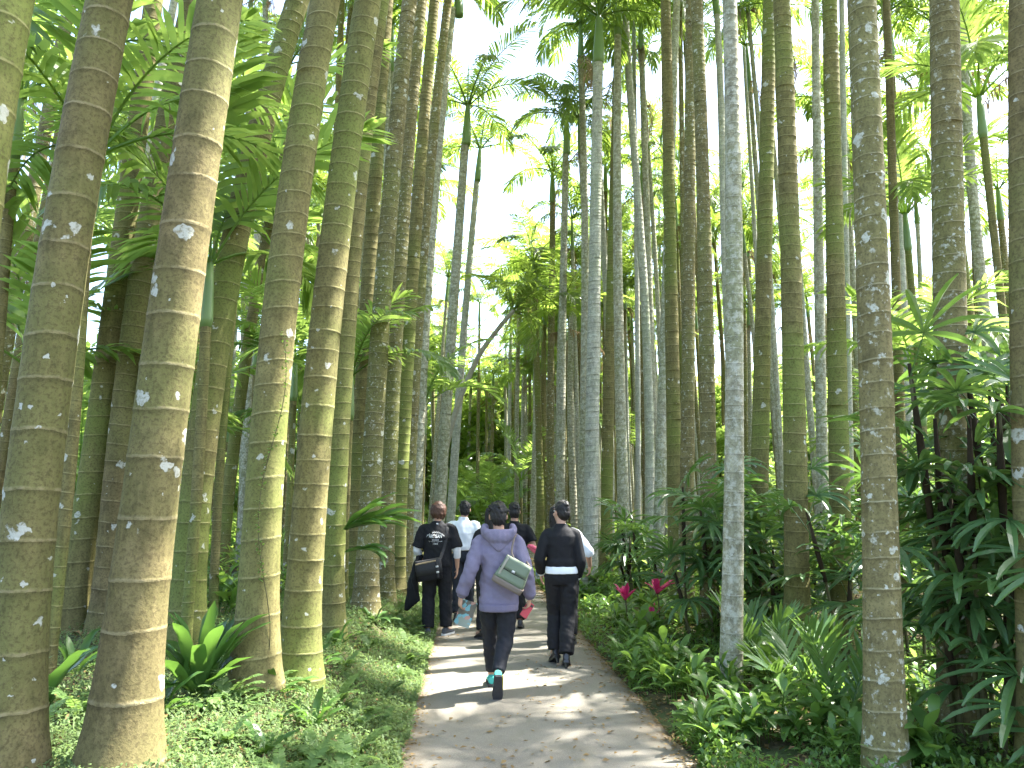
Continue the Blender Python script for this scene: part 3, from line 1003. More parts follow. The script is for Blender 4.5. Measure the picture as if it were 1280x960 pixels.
# ------------------------------------------------------------------ fan palms (clumped canes with fingered leaves)
def fan_leaf(mb, base, az, el, pet, L, nseg, w_, droop, tint, rng, fan=215):
    ca, sa = math.cos(az), math.sin(az)
    D = Vector((math.cos(el) * ca, math.cos(el) * sa, math.sin(el)))
    S = Vector((-sa, ca, 0))
    pts = [Vector(base) + D * (pet * i / 5) + Vector((0, 0, -0.10 * pet * (i / 5) ** 2)) for i in range(6)]
    mb.tube(pts, [0.006 - 0.0005 * i for i in range(6)], 4, tint, False)
    tip = pts[-1]
    F = (D + Vector((0, 0, -0.55))).normalized()
    N = S.cross(F)
    if N.z < 0: N = -N
    roll = rng.uniform(-0.3, 0.3)
    S = (S + N * roll).normalized()
    for i in range(nseg):
        a = rad(-fan / 2 + fan * i / (nseg - 1) + rng.uniform(-6, 6))
        d = (F * math.cos(a) + S * math.sin(a) + N * 0.10).normalized()
        l = L * (0.78 + 0.22 * math.cos(a * 0.7)) * rng.uniform(0.88, 1.08)
        wv = d.cross(N).normalized()
        p = tip.copy()
        vs, fs = [], []
        for j in range(6):
            u = j / 5
            h = w_ * (0.25, 0.72, 0.98, 1.0, 0.85, 0.30)[j]
            fold = N * (h * 0.28)
            vs += [p - wv * h * 0.5 + fold, p - N * 0.0, p + wv * h * 0.5 + fold]
            d = (d + Vector((0, 0, -droop * (0.12 + 0.42 * u)))).normalized()
            p = p + d * (l / 5)
        for j in range(5):
            b = j * 3
            fs += [(b, b + 1, b + 4, b + 3), (b + 1, b + 2, b + 5, b + 4)]
        mb.add(vs, fs, min(1, max(0, tint + rng.uniform(-0.15, 0.15))))


def fan_palm(x, y, canes, hmin, hmax, spread, label, group="dark fan palm clumps", seed=1, L=0.46, leaves=5):
    rng = random.Random(seed)
    o = empty("fan_palm", (x, y, gz(x, y)), 0, label, "fan palm", group)
    lf, sh = MB(), MB()
    for c in range(canes):
        a, r = rng.uniform(0, 6.28), spread * math.sqrt(rng.random())
        bx, by = r * math.cos(a), r * math.sin(a)
        h = rng.uniform(hmin, hmax)
        lx, ly = bx * 0.25 + rng.uniform(-0.12, 0.12), by * 0.25 + rng.uniform(-0.12, 0.12)
        pts = [Vector((bx + lx * t * t, by + ly * t * t, -0.1 + (h + 0.1) * t)) for t in (0, .2, .4, .6, .8, 1)]
        st = MB()
        st.tube(pts, [0.017, 0.016, 0.015, 0.014, 0.013, 0.011], 7)
        cane = st.build("cane", M['cane'], o)
        fb = MB()
        fb.tube([pts[3], pts[4], pts[5] + Vector((0, 0, 0.1))], [0.02, 0.026, 0.012], 6)
        fb.build("fibre_sheath", M['fibre'], cane)
        a0 = rng.uniform(0, 6.28)
        for k in range(leaves):
            u = k / max(1, leaves - 1)
            t = 1 - 0.42 * u
            i = min(4, int(t * 5)); p = pts[i].lerp(pts[i + 1], t * 5 - i)
            fan_leaf(lf, p, a0 + k * 2.4 + rng.uniform(-0.4, 0.4), rad(rng.uniform(55, 75) - 48 * u), rng.uniform(0.26, 0.46), L * rng.uniform(0.85, 1.12), rng.choice((7, 8, 9, 10)), 0.052, rng.uniform(0.3, 0.8), rng.uniform(0.15, 0.85), rng)
    lf.build("leaves", M['fan'], o, False)
    return o


def at(px, Y, dz=0.0):
    p = px_at(px, 640, Y)
    return p.x, Y


x, y = at(1216, 5.3); fan_palm(x, y, 12, 0.7, 2.65, 0.30, "tall dark fan palm clump in front of the spotted trunk at the right", seed=3, leaves=5)
x, y = at(1275, 5.0); fan_palm(x, y, 9, 0.5, 2.3, 0.30, "dark fan palm clump at the right edge with leaves hanging low", seed=4)
x, y = at(1238, 6.2); fan_palm(x, y, 7, 0.9, 2.5, 0.5, "fan palm clump in deep shade behind the right foreground clump", seed=5)
x, y = at(880, 9.3); fan_palm(x, y, 9, 0.5, 1.7, 0.42, "fan palm clump left of the pale lichen-coated trunk behind the pink plants", seed=6)
x, y = at(965, 8.9); fan_palm(x, y, 6, 0.5, 1.7, 0.45, "fan palm clump right of the pale lichen-coated trunk", seed=7)
x, y = at(1020, 9.8); fan_palm(x, y, 7, 0.6, 1.9, 0.5, "fan palm clump between the two olive ringed right trunks", seed=8)
x, y = at(1090, 8.0); fan_palm(x, y, 6, 0.6, 2.0, 0.5, "fan palm clump behind the big spotted right foreground trunk", seed=9)
x, y = at(805, 13.5); fan_palm(x, y, 7, 0.4, 1.3, 0.4, "small fan palm clump at the foot of the far right trunks", seed=10)
x, y = at(1160, 10.5); fan_palm(x, y, 10, 0.8, 2.6, 0.6, "fan palm clump lit from behind, deep on the right", seed=12)
x, y = at(1230, 9.0); fan_palm(x, y, 9, 0.8, 2.8, 0.6, "tall fan palm clump far back at the right edge", seed=13)


# ------------------------------------------------------------------ nest ferns, strap fern, small ferns, pink plants, herbs
def blade(mb, base, az, e0, bend, L, w_, tint, rng, fold=0.25, wave=0.05, nseg=9, tipy=0.0, prof=None):
    p = Vector(base)
    S = Vector((-math.sin(az), math.cos(az), 0))
    S = (S + Vector((0, 0, rng.uniform(-0.35, 0.35)))).normalized()
    vs, fs = [], []
    ph = rng.uniform(0, 6.28)
    for j in range(nseg + 1):
        u = j / nseg
        e = e0 - bend * u ** 1.5
        T = Vector((math.cos(e) * math.cos(az), math.cos(e) * math.sin(az), math.sin(e)))
        N = S.cross(T)
        if N.z < 0 and e < 1.2: N = -N
        h = w_ * (prof(u) if prof else (0.25 + 0.75 * math.sin(math.pi * min(1, 0.1 + 0.82 * u)) ** 0.8)) * (1 if j < nseg else 0.1)
        wv = wave * h * math.sin(ph + u * 14)
        wv2 = wave * h * math.sin(ph * 1.7 + u * 12)
        vs += [p - S * h * 0.5 + N * (fold * h * 0.5 + wv), p, p + S * h * 0.5 + N * (fold * h * 0.5 + wv2)]
        p = p + T * (L / nseg)
    for j in range(nseg):
        b = j * 3
        fs += [(b, b + 1, b + 4, b + 3), (b + 1, b + 2, b + 5, b + 4)]
    mb.add(vs, fs, tint)


def nest_fern(loc, nb, L, w_, label, seed, cat="fern", name="nest_fern", e_lo=25, e_hi=80, az_mid=None, az_sp=3.14, bend=45, mat='nest', group=None, fold=0.3):
    rng = random.Random(seed)
    o = MB()
    for i in range(nb):
        az = (i * 2.399 + rng.uniform(-0.3, 0.3)) if az_mid is None else az_mid + rng.uniform(-az_sp, az_sp)
        e = rad(rng.uniform(e_lo, e_hi))
        blade(o, (0.03 * math.cos(az), 0.03 * math.sin(az), 0), az, e, rad(rng.uniform(0.5, 1.4) * bend), L * rng.uniform(0.7, 1.1), w_ * rng.uniform(0.8, 1.15), rng.uniform(0.1, 0.95), rng, fold, 0.12)
    ob = o.build(name, M[mat], None, True, loc)
    return tag(ob, label, cat, group)


def on_ground(px, Y):
    x = px_at(px, 640, Y).x
    return (x, Y, gz(x, Y))


NF = "bird's nest ferns on the left bank"
nest_fern([q + dq for q, dq in zip(on_ground(262, 5.3), (0, 0, 0.05))], 30, 0.62, 0.095, e_lo=30, e_hi=84, label="big nest fern with broad glossy blades at the foot of the leaning trunk", seed=5, group=NF)
nest_fern(on_ground(70, 5.0), 10, 0.58, 0.125, "nest fern in shade behind the sunlit-edged trunk at the far left", 6, group=NF)
nest_fern(on_ground(352, 5.55), 8, 0.34, 0.05, "small dark-leaved nest fern in front of the vine-clad trunk", 7, bend=70, group=NF)
nest_fern(on_ground(402, 5.35), 9, 0.26, 0.05, "tiny pale nest fern at the foot of the buff trunk on the bank", 8, group=NF)
nest_fern(on_ground(345, 4.6), 7, 0.2, 0.07, "small broadleaf fern low in the grass before the big nest fern", 9, group=NF)
for k, (px, Y, nb, L) in enumerate(((215, 5.0, 9, 0.34), (175, 6.6, 10, 0.45), (395, 6.4, 8, 0.30), (425, 7.6, 9, 0.32), (110, 6.2, 9, 0.42), (20, 5.2, 8, 0.4), (300, 6.9, 9, 0.36), (470, 9.6, 8, 0.3))):
    nest_fern(on_ground(px, Y), nb, L, 0.06, "small strap-leaved clump on the shaded bank between the left trunks", 90 + k, group="strap-leaved clumps on the left bank", bend=60)
# strap fern rooted on a trunk
p = px_at(428, 662, 7.86)
nest_fern((p.x + 0.02, p.y - 0.06, p.z), 13, 0.74, 0.105, "strap-leaved fern growing out from a trunk above the bank", 10, name="strap_fern", e_lo=12, e_hi=48, az_mid=-0.1, az_sp=0.75, bend=42, fold=0.35)
p = px_at(428, 690, 7.86)
nest_fern((p.x + 0.02, p.y - 0.06, p.z), 5, 0.58, 0.11, "yellowing strap fern blades drooping from the same trunk", 11, name="strap_fern", e_lo=8, e_hi=22, az_mid=-0.25, az_sp=0.4, bend=75)


def small_fern(loc, nf, L, label, seed, group, az=None):
    rng = random.Random(seed)
    mb = MB()
    for i in range(nf):
        a = i * 2.399 + rng.uniform(-0.3, 0.3)
        l = L * rng.uniform(0.7, 1.1)
        frond(mb, (0, 0, 0), a, rad(rng.uniform(35, 75)), rad(rng.uniform(50, 90)), l, 22, l * 0.17, 0.02, 0.05, 0.12, rng.uniform(0.1, 0.9), rng, 0.08, 0.004, rng.uniform(-0.3, 0.3), (78, 55), 0.06)
    return tag(mb.build("fishbone_fern", M['fern'], None, False, loc), label, "fern", group)


FG = "fishbone ferns in the bank grass"
for px, Y, nf, L, sd, lab in ((440, 4.7, 9, 0.46, 31, "bright fishbone fern by the path at the lower left"), (405, 4.85, 7, 0.36, 32, "fishbone fern under the buff trunk on the bank"),
                              (455, 5.15, 6, 0.30, 33, "small fishbone fern farthest along the lower left path edge"), (385, 4.3, 7, 0.34, 34, "fishbone fern at the bottom of the picture left of the path"),
                              (120, 4.9, 7, 0.36, 35, "fishbone fern in shade between the two thick left trunks"), (60, 4.3, 6, 0.34, 36, "fishbone fern at the bottom left between trunks"),
                              (300, 4.45, 5, 0.22, 37, "tiny fishbone fern near the thickest left trunk's foot"), (430, 6.0, 6, 0.3, 38, "pale fishbone fern beside the narrow brown trunk's foot")):
    small_fern(on_ground(px, Y), nf, L, lab, sd, FG)

n = 0
while n < 64:
    yy = 4.3 + 9 * RNG.random() ** 1.3
    x = xc(yy) - 1.08 - 1.5 * RNG.random()
    if not in_view(x, yy): continue
    small_fern((x, yy, gz(x, yy)), RNG.randint(5, 8), RNG.uniform(0.16, 0.32), "small soft green fishbone fern among the low cover of the left bank", 400 + n, "small ferns on the left bank"); n += 1

# pink-leaved plants: a stem, green lower leaves, pink top rosette
for px, py, Y, sc, sd, lab in ((782, 750, 10.3, 1.0, 61, "pink-leaved plant nearest the path with a small bright rosette"), (822, 742, 10.0, 1.25, 62, "larger pink-leaved plant in front of the fan palm clump"),
                               (816, 770, 10.0, 0.7, 63, "low dull pink plant under the larger pink-leaved one")):
    q = px_at(px, py, Y)
    g0 = gz(q.x, Y)
    o = empty("pink_plant", (q.x, Y, g0), 0, lab, "pink plant", "pink-leaved plants by the path")
    h = max(0.15, q.z - g0)
    st = MB(); st.tube([(0, 0, -0.05), (0.02, 0, h * 0.5), (0, 0, h)], 0.009, 6); st.build("stem", M['cane'], o)
    rng = random.Random(sd)
    lf, gr = MB(), MB()
    for i in range(13):
        blade(lf, (0, 0, h), i * 2.399, rad(rng.uniform(20, 85)), rad(rng.uniform(10, 50)), 0.24 * sc * rng.uniform(0.7, 1.1), 0.055 * sc, rng.uniform(0, 1), rng, 0.3, 0.05, 6)
    for i in range(9):
        blade(gr, (0, 0, h * rng.uniform(0.3, 0.85)), i * 2.399, rad(rng.uniform(0, 45)), rad(rng.uniform(20, 60)), 0.26 * sc, 0.06 * sc, rng.uniform(0, 0.6), rng, 0.3, 0.05, 6)
    lf.build("pink_leaves", M['pink'], o, True)
    gr.build("green_leaves", M['herb'], o, True)

# broad-leaved plants along the right path edge
def herb_mesh(seed, nl, L, w_, stems=5):
    rng = random.Random(seed)
    mb = MB()
    for s_ in range(stems):
        a, r = rng.uniform(0, 6.28), rng.uniform(0.02, 0.16)
        bx, by = r * math.cos(a), r * math.sin(a)
        h = rng.uniform(0.10, 0.30)
        tip = Vector((bx * 1.6, by * 1.6, h))
        mb.tube([(bx, by, -0.03), (bx * 1.2, by * 1.2, h * 0.6), tip], 0.005, 4, 0.3, False)
        for i in range(nl):
            az = rng.uniform(0, 6.28)
            blade(mb, tip + Vector((0, 0, -h * rng.uniform(0, 0.6))), az, rad(rng.uniform(5, 75)), rad(rng.uniform(30, 95)), L * rng.uniform(0.65, 1.15), w_ * rng.uniform(0.8, 1.2), rng.uniform(0, 1), rng, 0.22, 0.06, 6,
                  prof=lambda u: 0.12 if u < 0.15 else math.sin(math.pi * min(1, (u - 0.12) / 0.88)) ** 0.75 + 0.05)
    return mb.mesh("leafy_plant", M['herb'], True)


HM = [herb_mesh(s, nl, L, w_, st) for s, nl, L, w_, st in ((71, 7, 0.25, 0.062, 6), (72, 8, 0.21, 0.055, 6), (73, 6, 0.29, 0.055, 6), (74, 8, 0.18, 0.05, 7), (75, 7, 0.27, 0.07, 5))]
def put_herb(x, y, label, group, sc=1.0):
    o = link("leafy_plant", HM[RNG.randrange(5)])
    o.location = (x, y, gz(x, y))
    o.rotation_euler = (RNG.uniform(-.1, .1), RNG.uniform(-.1, .1), RNG.uniform(0, 6.28))
    o.scale = (sc * RNG.uniform(0.85, 1.15),) * 3
    return tag(o, label, "leafy plant", group)


for px, Y, sc, lab in ((835, 7.3, 1.25, "sunlit leafy plant with long pointed leaves left of the pale lichen-coated trunk"), (870, 6.75, 1.2, "leafy plant touching the pale lichen-coated trunk's left side"),
                       (800, 8.0, 1.1, "leafy plant at the path edge below the pink plants"), (905, 5.9, 0.9, "yellow-green leafy plant in front of the pale lichen-coated trunk"),
                       (955, 5.7, 1.0, "leafy plant on the ground right of the pale lichen-coated trunk's foot"), (885, 5.5, 0.8, "small leafy plant on the path edge at the lower right"),
                       (1010, 5.6, 1.0, "leafy plant left of the big spotted right foreground trunk"), (1160, 4.7, 1.0, "leafy plant in shade right of the big spotted foreground trunk's foot")):
    x = px_at(px, 640, Y).x
    put_herb(x, Y, lab, None, sc)
n = 0
while n < 62:
    yy = 5.0 + 13 * RNG.random() ** 1.4
    x = xc(yy) + 1.28 + 2.4 * RNG.random() ** 1.3
    if not in_view(x, yy): continue
    put_herb(x, yy, "knee-high glossy leafy plant in the undergrowth along the right of the path", "leafy plants along the right path edge", RNG.uniform(0.7, 1.15)); n += 1
n = 0
while n < 26:
    yy = RNG.uniform(7.5, 20)
    x = xc(yy) - 2.6 - 4.0 * RNG.random()
    if not in_view(x, yy): continue
    put_herb(x, yy, "leafy plant on the shaded forest floor behind the left row of trunks", "leafy plants behind the left row", RNG.uniform(0.9, 1.6)); n += 1

# upright seedling palm, right
for px, Y, nf, L, sd, lab in ((1040, 5.6, 5, 0.85, 81, "seedling palm with upright narrow fronds left of the big spotted right trunk"), (985, 6.3, 6, 0.7, 82, "seedling palm with arching narrow fronds behind the leafy ground plants"),
                              (940, 7.4, 6, 0.75, 83, "grassy seedling palm beside the pale lichen-coated trunk")):
    rng = random.Random(sd)
    mb = MB()
    for i in range(nf):
        frond(mb, (0, 0, 0), i * 2.399 + 0.5, rad(rng.uniform(55, 82)), rad(rng.uniform(25, 60)), L * rng.uniform(0.8, 1.15), 12, 0.30, 0.034, 0.3, 0.12, rng.uniform(0.2, 0.8), rng, 0.3, 0.006, 0.2, (42, 22))
    tag(mb.build("seedling_palm", M['fan'], None, False, on_ground(px, Y)), lab, "seedling palm", None)

# vine climbing the trunk
def vine():
    rng = random.Random(9)
    pts = []
    for i in range(40):
        t = i / 39
        py = 870 - 440 * t
        cxp = 318 + 23 * (875 - py) / 395
        off = 14 + 9 * math.sin(t * 9) - 16 * t * (1 - t)
        q = px_at(cxp + off, py, 5.55)
        u = off / 27.0
        q.y = 5.55 - 0.158 * math.sqrt(max(0.05, 1 - min(0.95, u * u)))  * (1.32 if t < 0.05 else 1.04)
        pts.append(q)
    b = pts[0].copy()
    o = empty("climbing_vine", b, 0, "thin vine with tiny leaves climbing a ringed trunk on the left bank", "vine")
    st, lf = MB(), MB()
    st.tube([p - b for p in pts], 0.0035, 5)
    for i in range(150):
        p = RNG.choice(pts[14:]) - b + Vector((rng.uniform(-0.02, 0.02), -0.006, rng.uniform(-0.06, 0.06)))
        blade(lf, p, rng.uniform(3.3, 6.1), rad(rng.uniform(-30, 50)), 0.4, 0.024, 0.014, rng.random(), rng, 0.1, 0, 3)
    st.build("stem", M['cane'], o)
    lf.build("leaves", M['herb'], o)


vine()


# ------------------------------------------------------------------ ground cover nobody could count
def leaf_carpet(name, pts, size, mat, seed, lift=0.06, elong=2.4, flat=0.7):
    """pts: list of (x, y); many small two-fold leaves"""
    rs = np.random.RandomState(seed)
    n = len(pts)
    P = np.array(pts)
    L = size * rs.uniform(0.6, 1.3, n) * np.array([1.0 + 0.035 * max(0, p[1] - 5) for p in pts])
    W = L / elong
    az = rs.uniform(0, 6.283, n)
    el = np.clip(rs.normal(0.35, flat, n), -0.5, 1.4)
    T = np.stack([np.cos(el) * np.cos(az), np.cos(el) * np.sin(az), np.sin(el)], 1)
    S = np.stack([-np.sin(az), np.cos(az), rs.uniform(-.4, .4, n)], 1)
    c = np.stack([P[:, 0], P[:, 1], P[:, 2]], 1)
    c[:, 2] += lift * rs.random_sample(n) ** 1.5
    V = np.empty((n, 4, 3))
    V[:, 0] = c
    V[:, 1] = c + T * (L * .45)[:, None] - S * (W * .5)[:, None]
    V[:, 2] = c + T * L[:, None] + np.array([0, 0, -1]) * (L * .25)[:, None]
    V[:, 3] = c + T * (L * .45)[:, None] + S * (W * .5)[:, None]
    me = bpy.data.meshes.new(name)
    me.vertices.add(4 * n)
    me.vertices.foreach_set("co", V.ravel().astype(np.float32))
    me.loops.add(4 * n)
    me.loops.foreach_set("vertex_index", np.arange(4 * n, dtype=np.int32))
    me.polygons.add(n)
    me.polygons.foreach_set("loop_start", np.arange(0, 4 * n, 4, dtype=np.int32))
    me.materials.append(mat)
    a = me.attributes.new("tint", 'FLOAT', 'POINT')
    a.data.foreach_set("value", np.repeat(rs.random_sample(n), 4).astype(np.float32))
    me.update(calc_edges=True)
    me.validate()
    return tag(link(name, me), kind="stuff")


def sample(n, fn):
    out = []
    while len(out) < n:
        q = fn()
        if q is not None: out.append(q)
    return out


def left_pt():
    yy = 3.2 + 17 * RNG.random() ** 1.9
    e = -0.05 + 3.4 * RNG.random() ** 1.7
    x = xc(yy) - 0.98 - e + 0.05 * noise.noise(Vector((0, yy * 3, 0)))
    if noise.noise(Vector((x * 1.6, yy * 1.6, 3))) < -0.5 + 0.2 * RNG.random() and e > 0.5: return None
    return (x, yy, gz(x, yy))


def right_pt():
    yy = 4.2 + 16 * RNG.random() ** 1.8
    e = 3.6 * RNG.random() ** 1.3
    x = xc(yy) + 1.02 + e + 0.08 * noise.noise(Vector((0, yy * 3, 9)))
    if noise.noise(Vector((x * 1.4, yy * 1.4, 7))) < -0.3 + 0.2 * RNG.random(): return None
    return (x, yy, gz(x, yy))


leaf_carpet("ground_cover", sample(150000, left_pt), 0.033, M['turf'], 1, 0.10)
leaf_carpet("grass", sample(34000, left_pt), 0.10, M['turf'], 2, 0.03, 14, 0.5)
leaf_carpet("ground_cover", sample(34000, right_pt), 0.06, M['herb'], 3, 0.15)
leaf_carpet("grass", sample(12000, right_pt), 0.12, M['herb'], 4, 0.05, 14, 0.5)


def edge_pt():
    yy = 3.5 + 16 * RNG.random() ** 1.7
    s = RNG.choice((-1, 1))
    x = xc(yy) + s * (0.99 + RNG.gauss(0.02, 0.09))
    return (x, yy, max(gz(x, yy), 0.004 if abs(x - xc(yy)) < 1.0 else -1) + 0.002)


def path_pt():
    yy = 4.0 + 16 * RNG.random() ** 1.5
    x = xc(yy) + RNG.uniform(-1, 1)
    if noise.noise(Vector((x * 1.1, yy * 0.6, 4))) < 0.05: return None
    return (x, yy, 0.016)


leaf_carpet("leaf_litter", sample(420, path_pt), 0.045, M['litter'], 15, 0.006, 2.0, 0.15)
leaf_carpet("leaf_litter", sample(5000, edge_pt), 0.035, M['litter'], 5, 0.012, 2.2, 0.2)
def floor_pt():
    yy = 4 + 22 * RNG.random() ** 1.3
    s = RNG.choice((-1, 1))
    x = xc(yy) + s * (1.2 + 7 * RNG.random())
    return (x, yy, gz(x, yy) + 0.005)
leaf_carpet("leaf_litter", sample(14000, floor_pt), 0.07, M['litter'], 6, 0.03, 2.6, 0.35)
# dense low greenery on the far forest floor, and the wood beyond
def far_floor():
    yy = RNG.uniform(9, 42)
    s = RNG.choice((-1, 1))
    x = xc(yy) + s * (2.2 + 15 * RNG.random())
    if not in_view(x, yy, 0.08): return None
    h = (0.5 + 0.5 * noise.noise(Vector((x * 0.5, yy * 0.5, 2)))) * 1.5
    return (x, yy, gz(x, yy) + h * RNG.random())
leaf_carpet("undergrowth", sample(42000, far_floor), 0.14, M['far'], 7, 0.1, 3.0)
def wood_pt():
    a = RNG.uniform(-0.72, 0.72)
    r = RNG.uniform(44, 62)
    x, yy = r * math.sin(a), r * math.cos(a)
    h = 9.5 + 4.0 * noise.noise(Vector((x * 0.16, yy * 0.16, 1))) + 2 * noise.noise(Vector((x * 0.5, yy * 0.5, 1)))
    z = max(0.2, h) * RNG.random() ** 0.9
    if noise.noise(Vector((x * .45, yy * .45, z * .45))) < -0.08: return None
    return (x, yy, z)
leaf_carpet("far_wood", sample(80000, wood_pt), 0.36, M['far'], 8, 0.1, 2.6)
# ------------------------------------------------------------------ people
M['skin'] = plain_mat("skin", (0.50, 0.29, 0.20), 0.55, 0.3, 18, 0.10)
M['skin_tan'] = plain_mat("skin tan", (0.42, 0.235, 0.155), 0.55, 0.3, 18, 0.10)
M['hair_black'] = plain_mat("black hair", (0.012, 0.010, 0.010), 0.5, 0.35, 60, 0.5, 0.8, 160)
M['hair_brown'] = plain_mat("brown hair", (0.065, 0.030, 0.018), 0.5, 0.35, 60, 0.45, 0.8, 160)
M['black_cloth'] = plain_mat("black cloth", (0.012, 0.012, 0.014), 0.8, 0.2, 30, 0.3, 0.3, 400)
M['black_suit'] = plain_mat("black suit cloth", (0.010, 0.010, 0.012), 0.75, 0.25, 30, 0.3, 0.2, 500)
M['dark_denim'] = plain_mat("dark denim", (0.017, 0.018, 0.023), 0.75, 0.25, 24, 0.4, 0.3, 500)
M['grey_trouser'] = plain_mat("charcoal cloth", (0.030, 0.034, 0.045), 0.8, 0.2, 30, 0.3)
M['purple_knit'] = plain_mat("purple jersey", (0.185, 0.165, 0.235), 0.9, 0.1, 30, 0.12, 0.4, 500)
M['purple_rib'] = plain_mat("purple rib", (0.165, 0.147, 0.21), 0.9, 0.1, 30, 0.12, 0.5, 300)
M['white_cloth'] = plain_mat("white cloth", (0.74, 0.76, 0.80), 0.8, 0.2, 20, 0.04)
M['white_knit'] = plain_mat("white knit", (0.66, 0.66, 0.68), 0.9, 0.1, 60, 0.08, 0.3, 400)
M['print'] = plain_mat("white print", (0.72, 0.72, 0.72), 0.7, 0.2)
M['eye_white'] = plain_mat("eye", (0.7, 0.68, 0.64), 0.25, 0.5)
M['iris'] = plain_mat("iris", (0.02, 0.012, 0.008), 0.2, 0.5)
M['lip'] = plain_mat("lip", (0.36, 0.14, 0.11), 0.5, 0.3)
M['shoe_black'] = plain_mat("black leather", (0.012, 0.011, 0.011), 0.35, 0.5)
M['sole_dark'] = plain_mat("dark rubber", (0.045, 0.045, 0.048), 0.8, 0.2)
M['sole_white'] = plain_mat("white rubber", (0.62, 0.62, 0.60), 0.7, 0.2)
M['teal'] = plain_mat("teal mesh cloth", (0.07, 0.42, 0.36), 0.7, 0.2, 200, 0.2)
M['yellow'] = plain_mat("yellow rubber", (0.65, 0.55, 0.07), 0.6, 0.3)
M['grey_canvas'] = plain_mat("grey canvas", (0.10, 0.105, 0.115), 0.85, 0.15)
M['sage'] = plain_mat("sage leather", (0.145, 0.180, 0.120), 0.5, 0.35, 16, 0.12)
M['taupe'] = plain_mat("taupe leather", (0.17, 0.135, 0.11), 0.55, 0.3, 16, 0.12)
M['cream'] = plain_mat("cream leather", (0.30, 0.285, 0.23), 0.55, 0.3, 16, 0.1)
M['strap_dark'] = plain_mat("dark webbing", (0.022, 0.022, 0.024), 0.7, 0.3)
M['metal'] = plain_mat("buckle", (0.45, 0.45, 0.45), 0.3, 0.6)
M['tan_trim'] = plain_mat("tan trim", (0.26, 0.20, 0.12), 0.6, 0.3)
M['red_case'] = plain_mat("red case", (0.42, 0.045, 0.06), 0.4, 0.45, 30, 0.12)
M['pink_cloth'] = plain_mat("pink cover", (0.60, 0.12, 0.19), 0.6, 0.3, 20, 0.2)
M['paleblue'] = plain_mat("pale blue label", (0.35, 0.50, 0.68), 0.4, 0.4)


def mat_clear():
    g = NT("clear bottle")
    p = g.n("BsdfPrincipled")
    g.set(p, "Base Color", (0.85, 0.92, 0.95, 1)); g.set(p, "Roughness", 0.08); g.set(p, "Transmission Weight", 0.8); g.set(p, "IOR", 1.2)
    return g.done(p.outputs[0])


def mat_pamphlet():
    g = NT("printed leaflet")
    tc = g.n("TexCoord").outputs["Object"]
    vo = g.n("TexVoronoi"); g.t.links.new(tc, vo.inputs["Vector"]); vo.inputs["Scale"].default_value = 26
    sx = g.n("SeparateXYZ"); g.t.links.new(vo.outputs["Color"], sx.inputs[0])
    c = g.mix(g.math('GREATER_THAN', sx.outputs[0], 0.45), (0.15, 0.135, 0.11), (0.20, 0.44, 0.48))
    c = g.mix(g.math('GREATER_THAN', sx.outputs[1], 0.68), c, (0.52, 0.30, 0.24))
    c = g.mix(g.math('GREATER_THAN', sx.outputs[2], 0.70), c, (0.16, 0.15, 0.12))
    c = g.mix(g.math('GREATER_THAN', g.noise(tc, 9.0, 2.0), 0.60), c, (0.30, 0.34, 0.28))
    return g.done(g.principled(c, 0.35, 0.5))


V = Vector


def hand(mb, wrist, d, n, side, curl=0.5, s=1.0, thumb_curl=0.4):
    """d: where the fingers point; n: palm normal (the way the palm faces); side: -1 left hand, 1 right hand"""
    d = V(d).normalized(); n = (V(n) - d * V(n).dot(d)).normalized()
    across = d.cross(n)                      # towards ... one edge of the hand
    th = across * side                       # thumb side
    w = V(wrist)
    mb.tube([w - d * 0.02 * s, w + d * 0.015 * s, w + d * 0.05 * s, w + d * 0.085 * s, w + d * 0.095 * s], [(0.017 * s, 0.024 * s), (0.0165 * s, 0.029 * s), (0.0155 * s, 0.036 * s), (0.013 * s, 0.037 * s), (0.007 * s, 0.03 * s)], 12, ref=n)
    for k, (o, L) in enumerate(((0.027, 0.070), (0.009, 0.080), (-0.009, 0.074), (-0.026, 0.058))):
        p = w + d * 0.078 * s + th * o * s
        dd = (d + th * o * 2.2).normalized()
        pts = [p]
        a = curl * (0.55 + 0.08 * k)
        acc = 0.0
        for j, f in enumerate((0.44, 0.32, 0.24)):
            acc += a * (0.8 if j == 0 else 1.0)
            q = dd * math.cos(acc) + n * math.sin(acc)
            pts.append(pts[-1] + q * (L * f * s))
        mb.tube(pts, [0.0088 * s, 0.0083 * s, 0.0078 * s, 0.0064 * s], 8)
    p = w + d * 0.018 * s + th * 0.026 * s
    t1 = (d * 0.62 + th * 0.72 + n * 0.25).normalized()
    t2 = (d * 0.85 + th * 0.25 + n * (0.3 + thumb_curl)).normalized()
    pts = [p - t1 * 0.01 * s, p + t1 * 0.034 * s]
    pts.append(pts[-1] + t2 * 0.03 * s); pts.append(pts[-1] + (t2 + n * thumb_curl * 0.6).normalized() * 0.022 * s)
    mb.tube(pts, [0.012 * s, 0.0105 * s, 0.0092 * s, 0.0072 * s], 8)


def limb(mb, pts, rr, n=12, sub=5):
    """tube through joints with rounded bends"""
    P, Rr = [], []
    m = len(pts)
    for i in range(m - 1):
        p0, p1, p2, p3 = V(pts[max(0, i - 1)]), V(pts[i]), V(pts[i + 1]), V(pts[min(m - 1, i + 2)])
        for j in range(sub):
            t = j / sub
            lin = p1.lerp(p2, t)
            q = 0.5 * ((2 * p1) + (p2 - p0) * t + (2 * p0 - 5 * p1 + 4 * p2 - p3) * t * t + (3 * p1 - p0 - 3 * p2 + p3) * t ** 3)
            P.append(lin.lerp(q, 0.5))
            Rr.append(rr[i] + (rr[i + 1] - rr[i]) * t)
    P.append(V(pts[-1])); Rr.append(rr[-1])
    mb.tube(P, Rr, n)


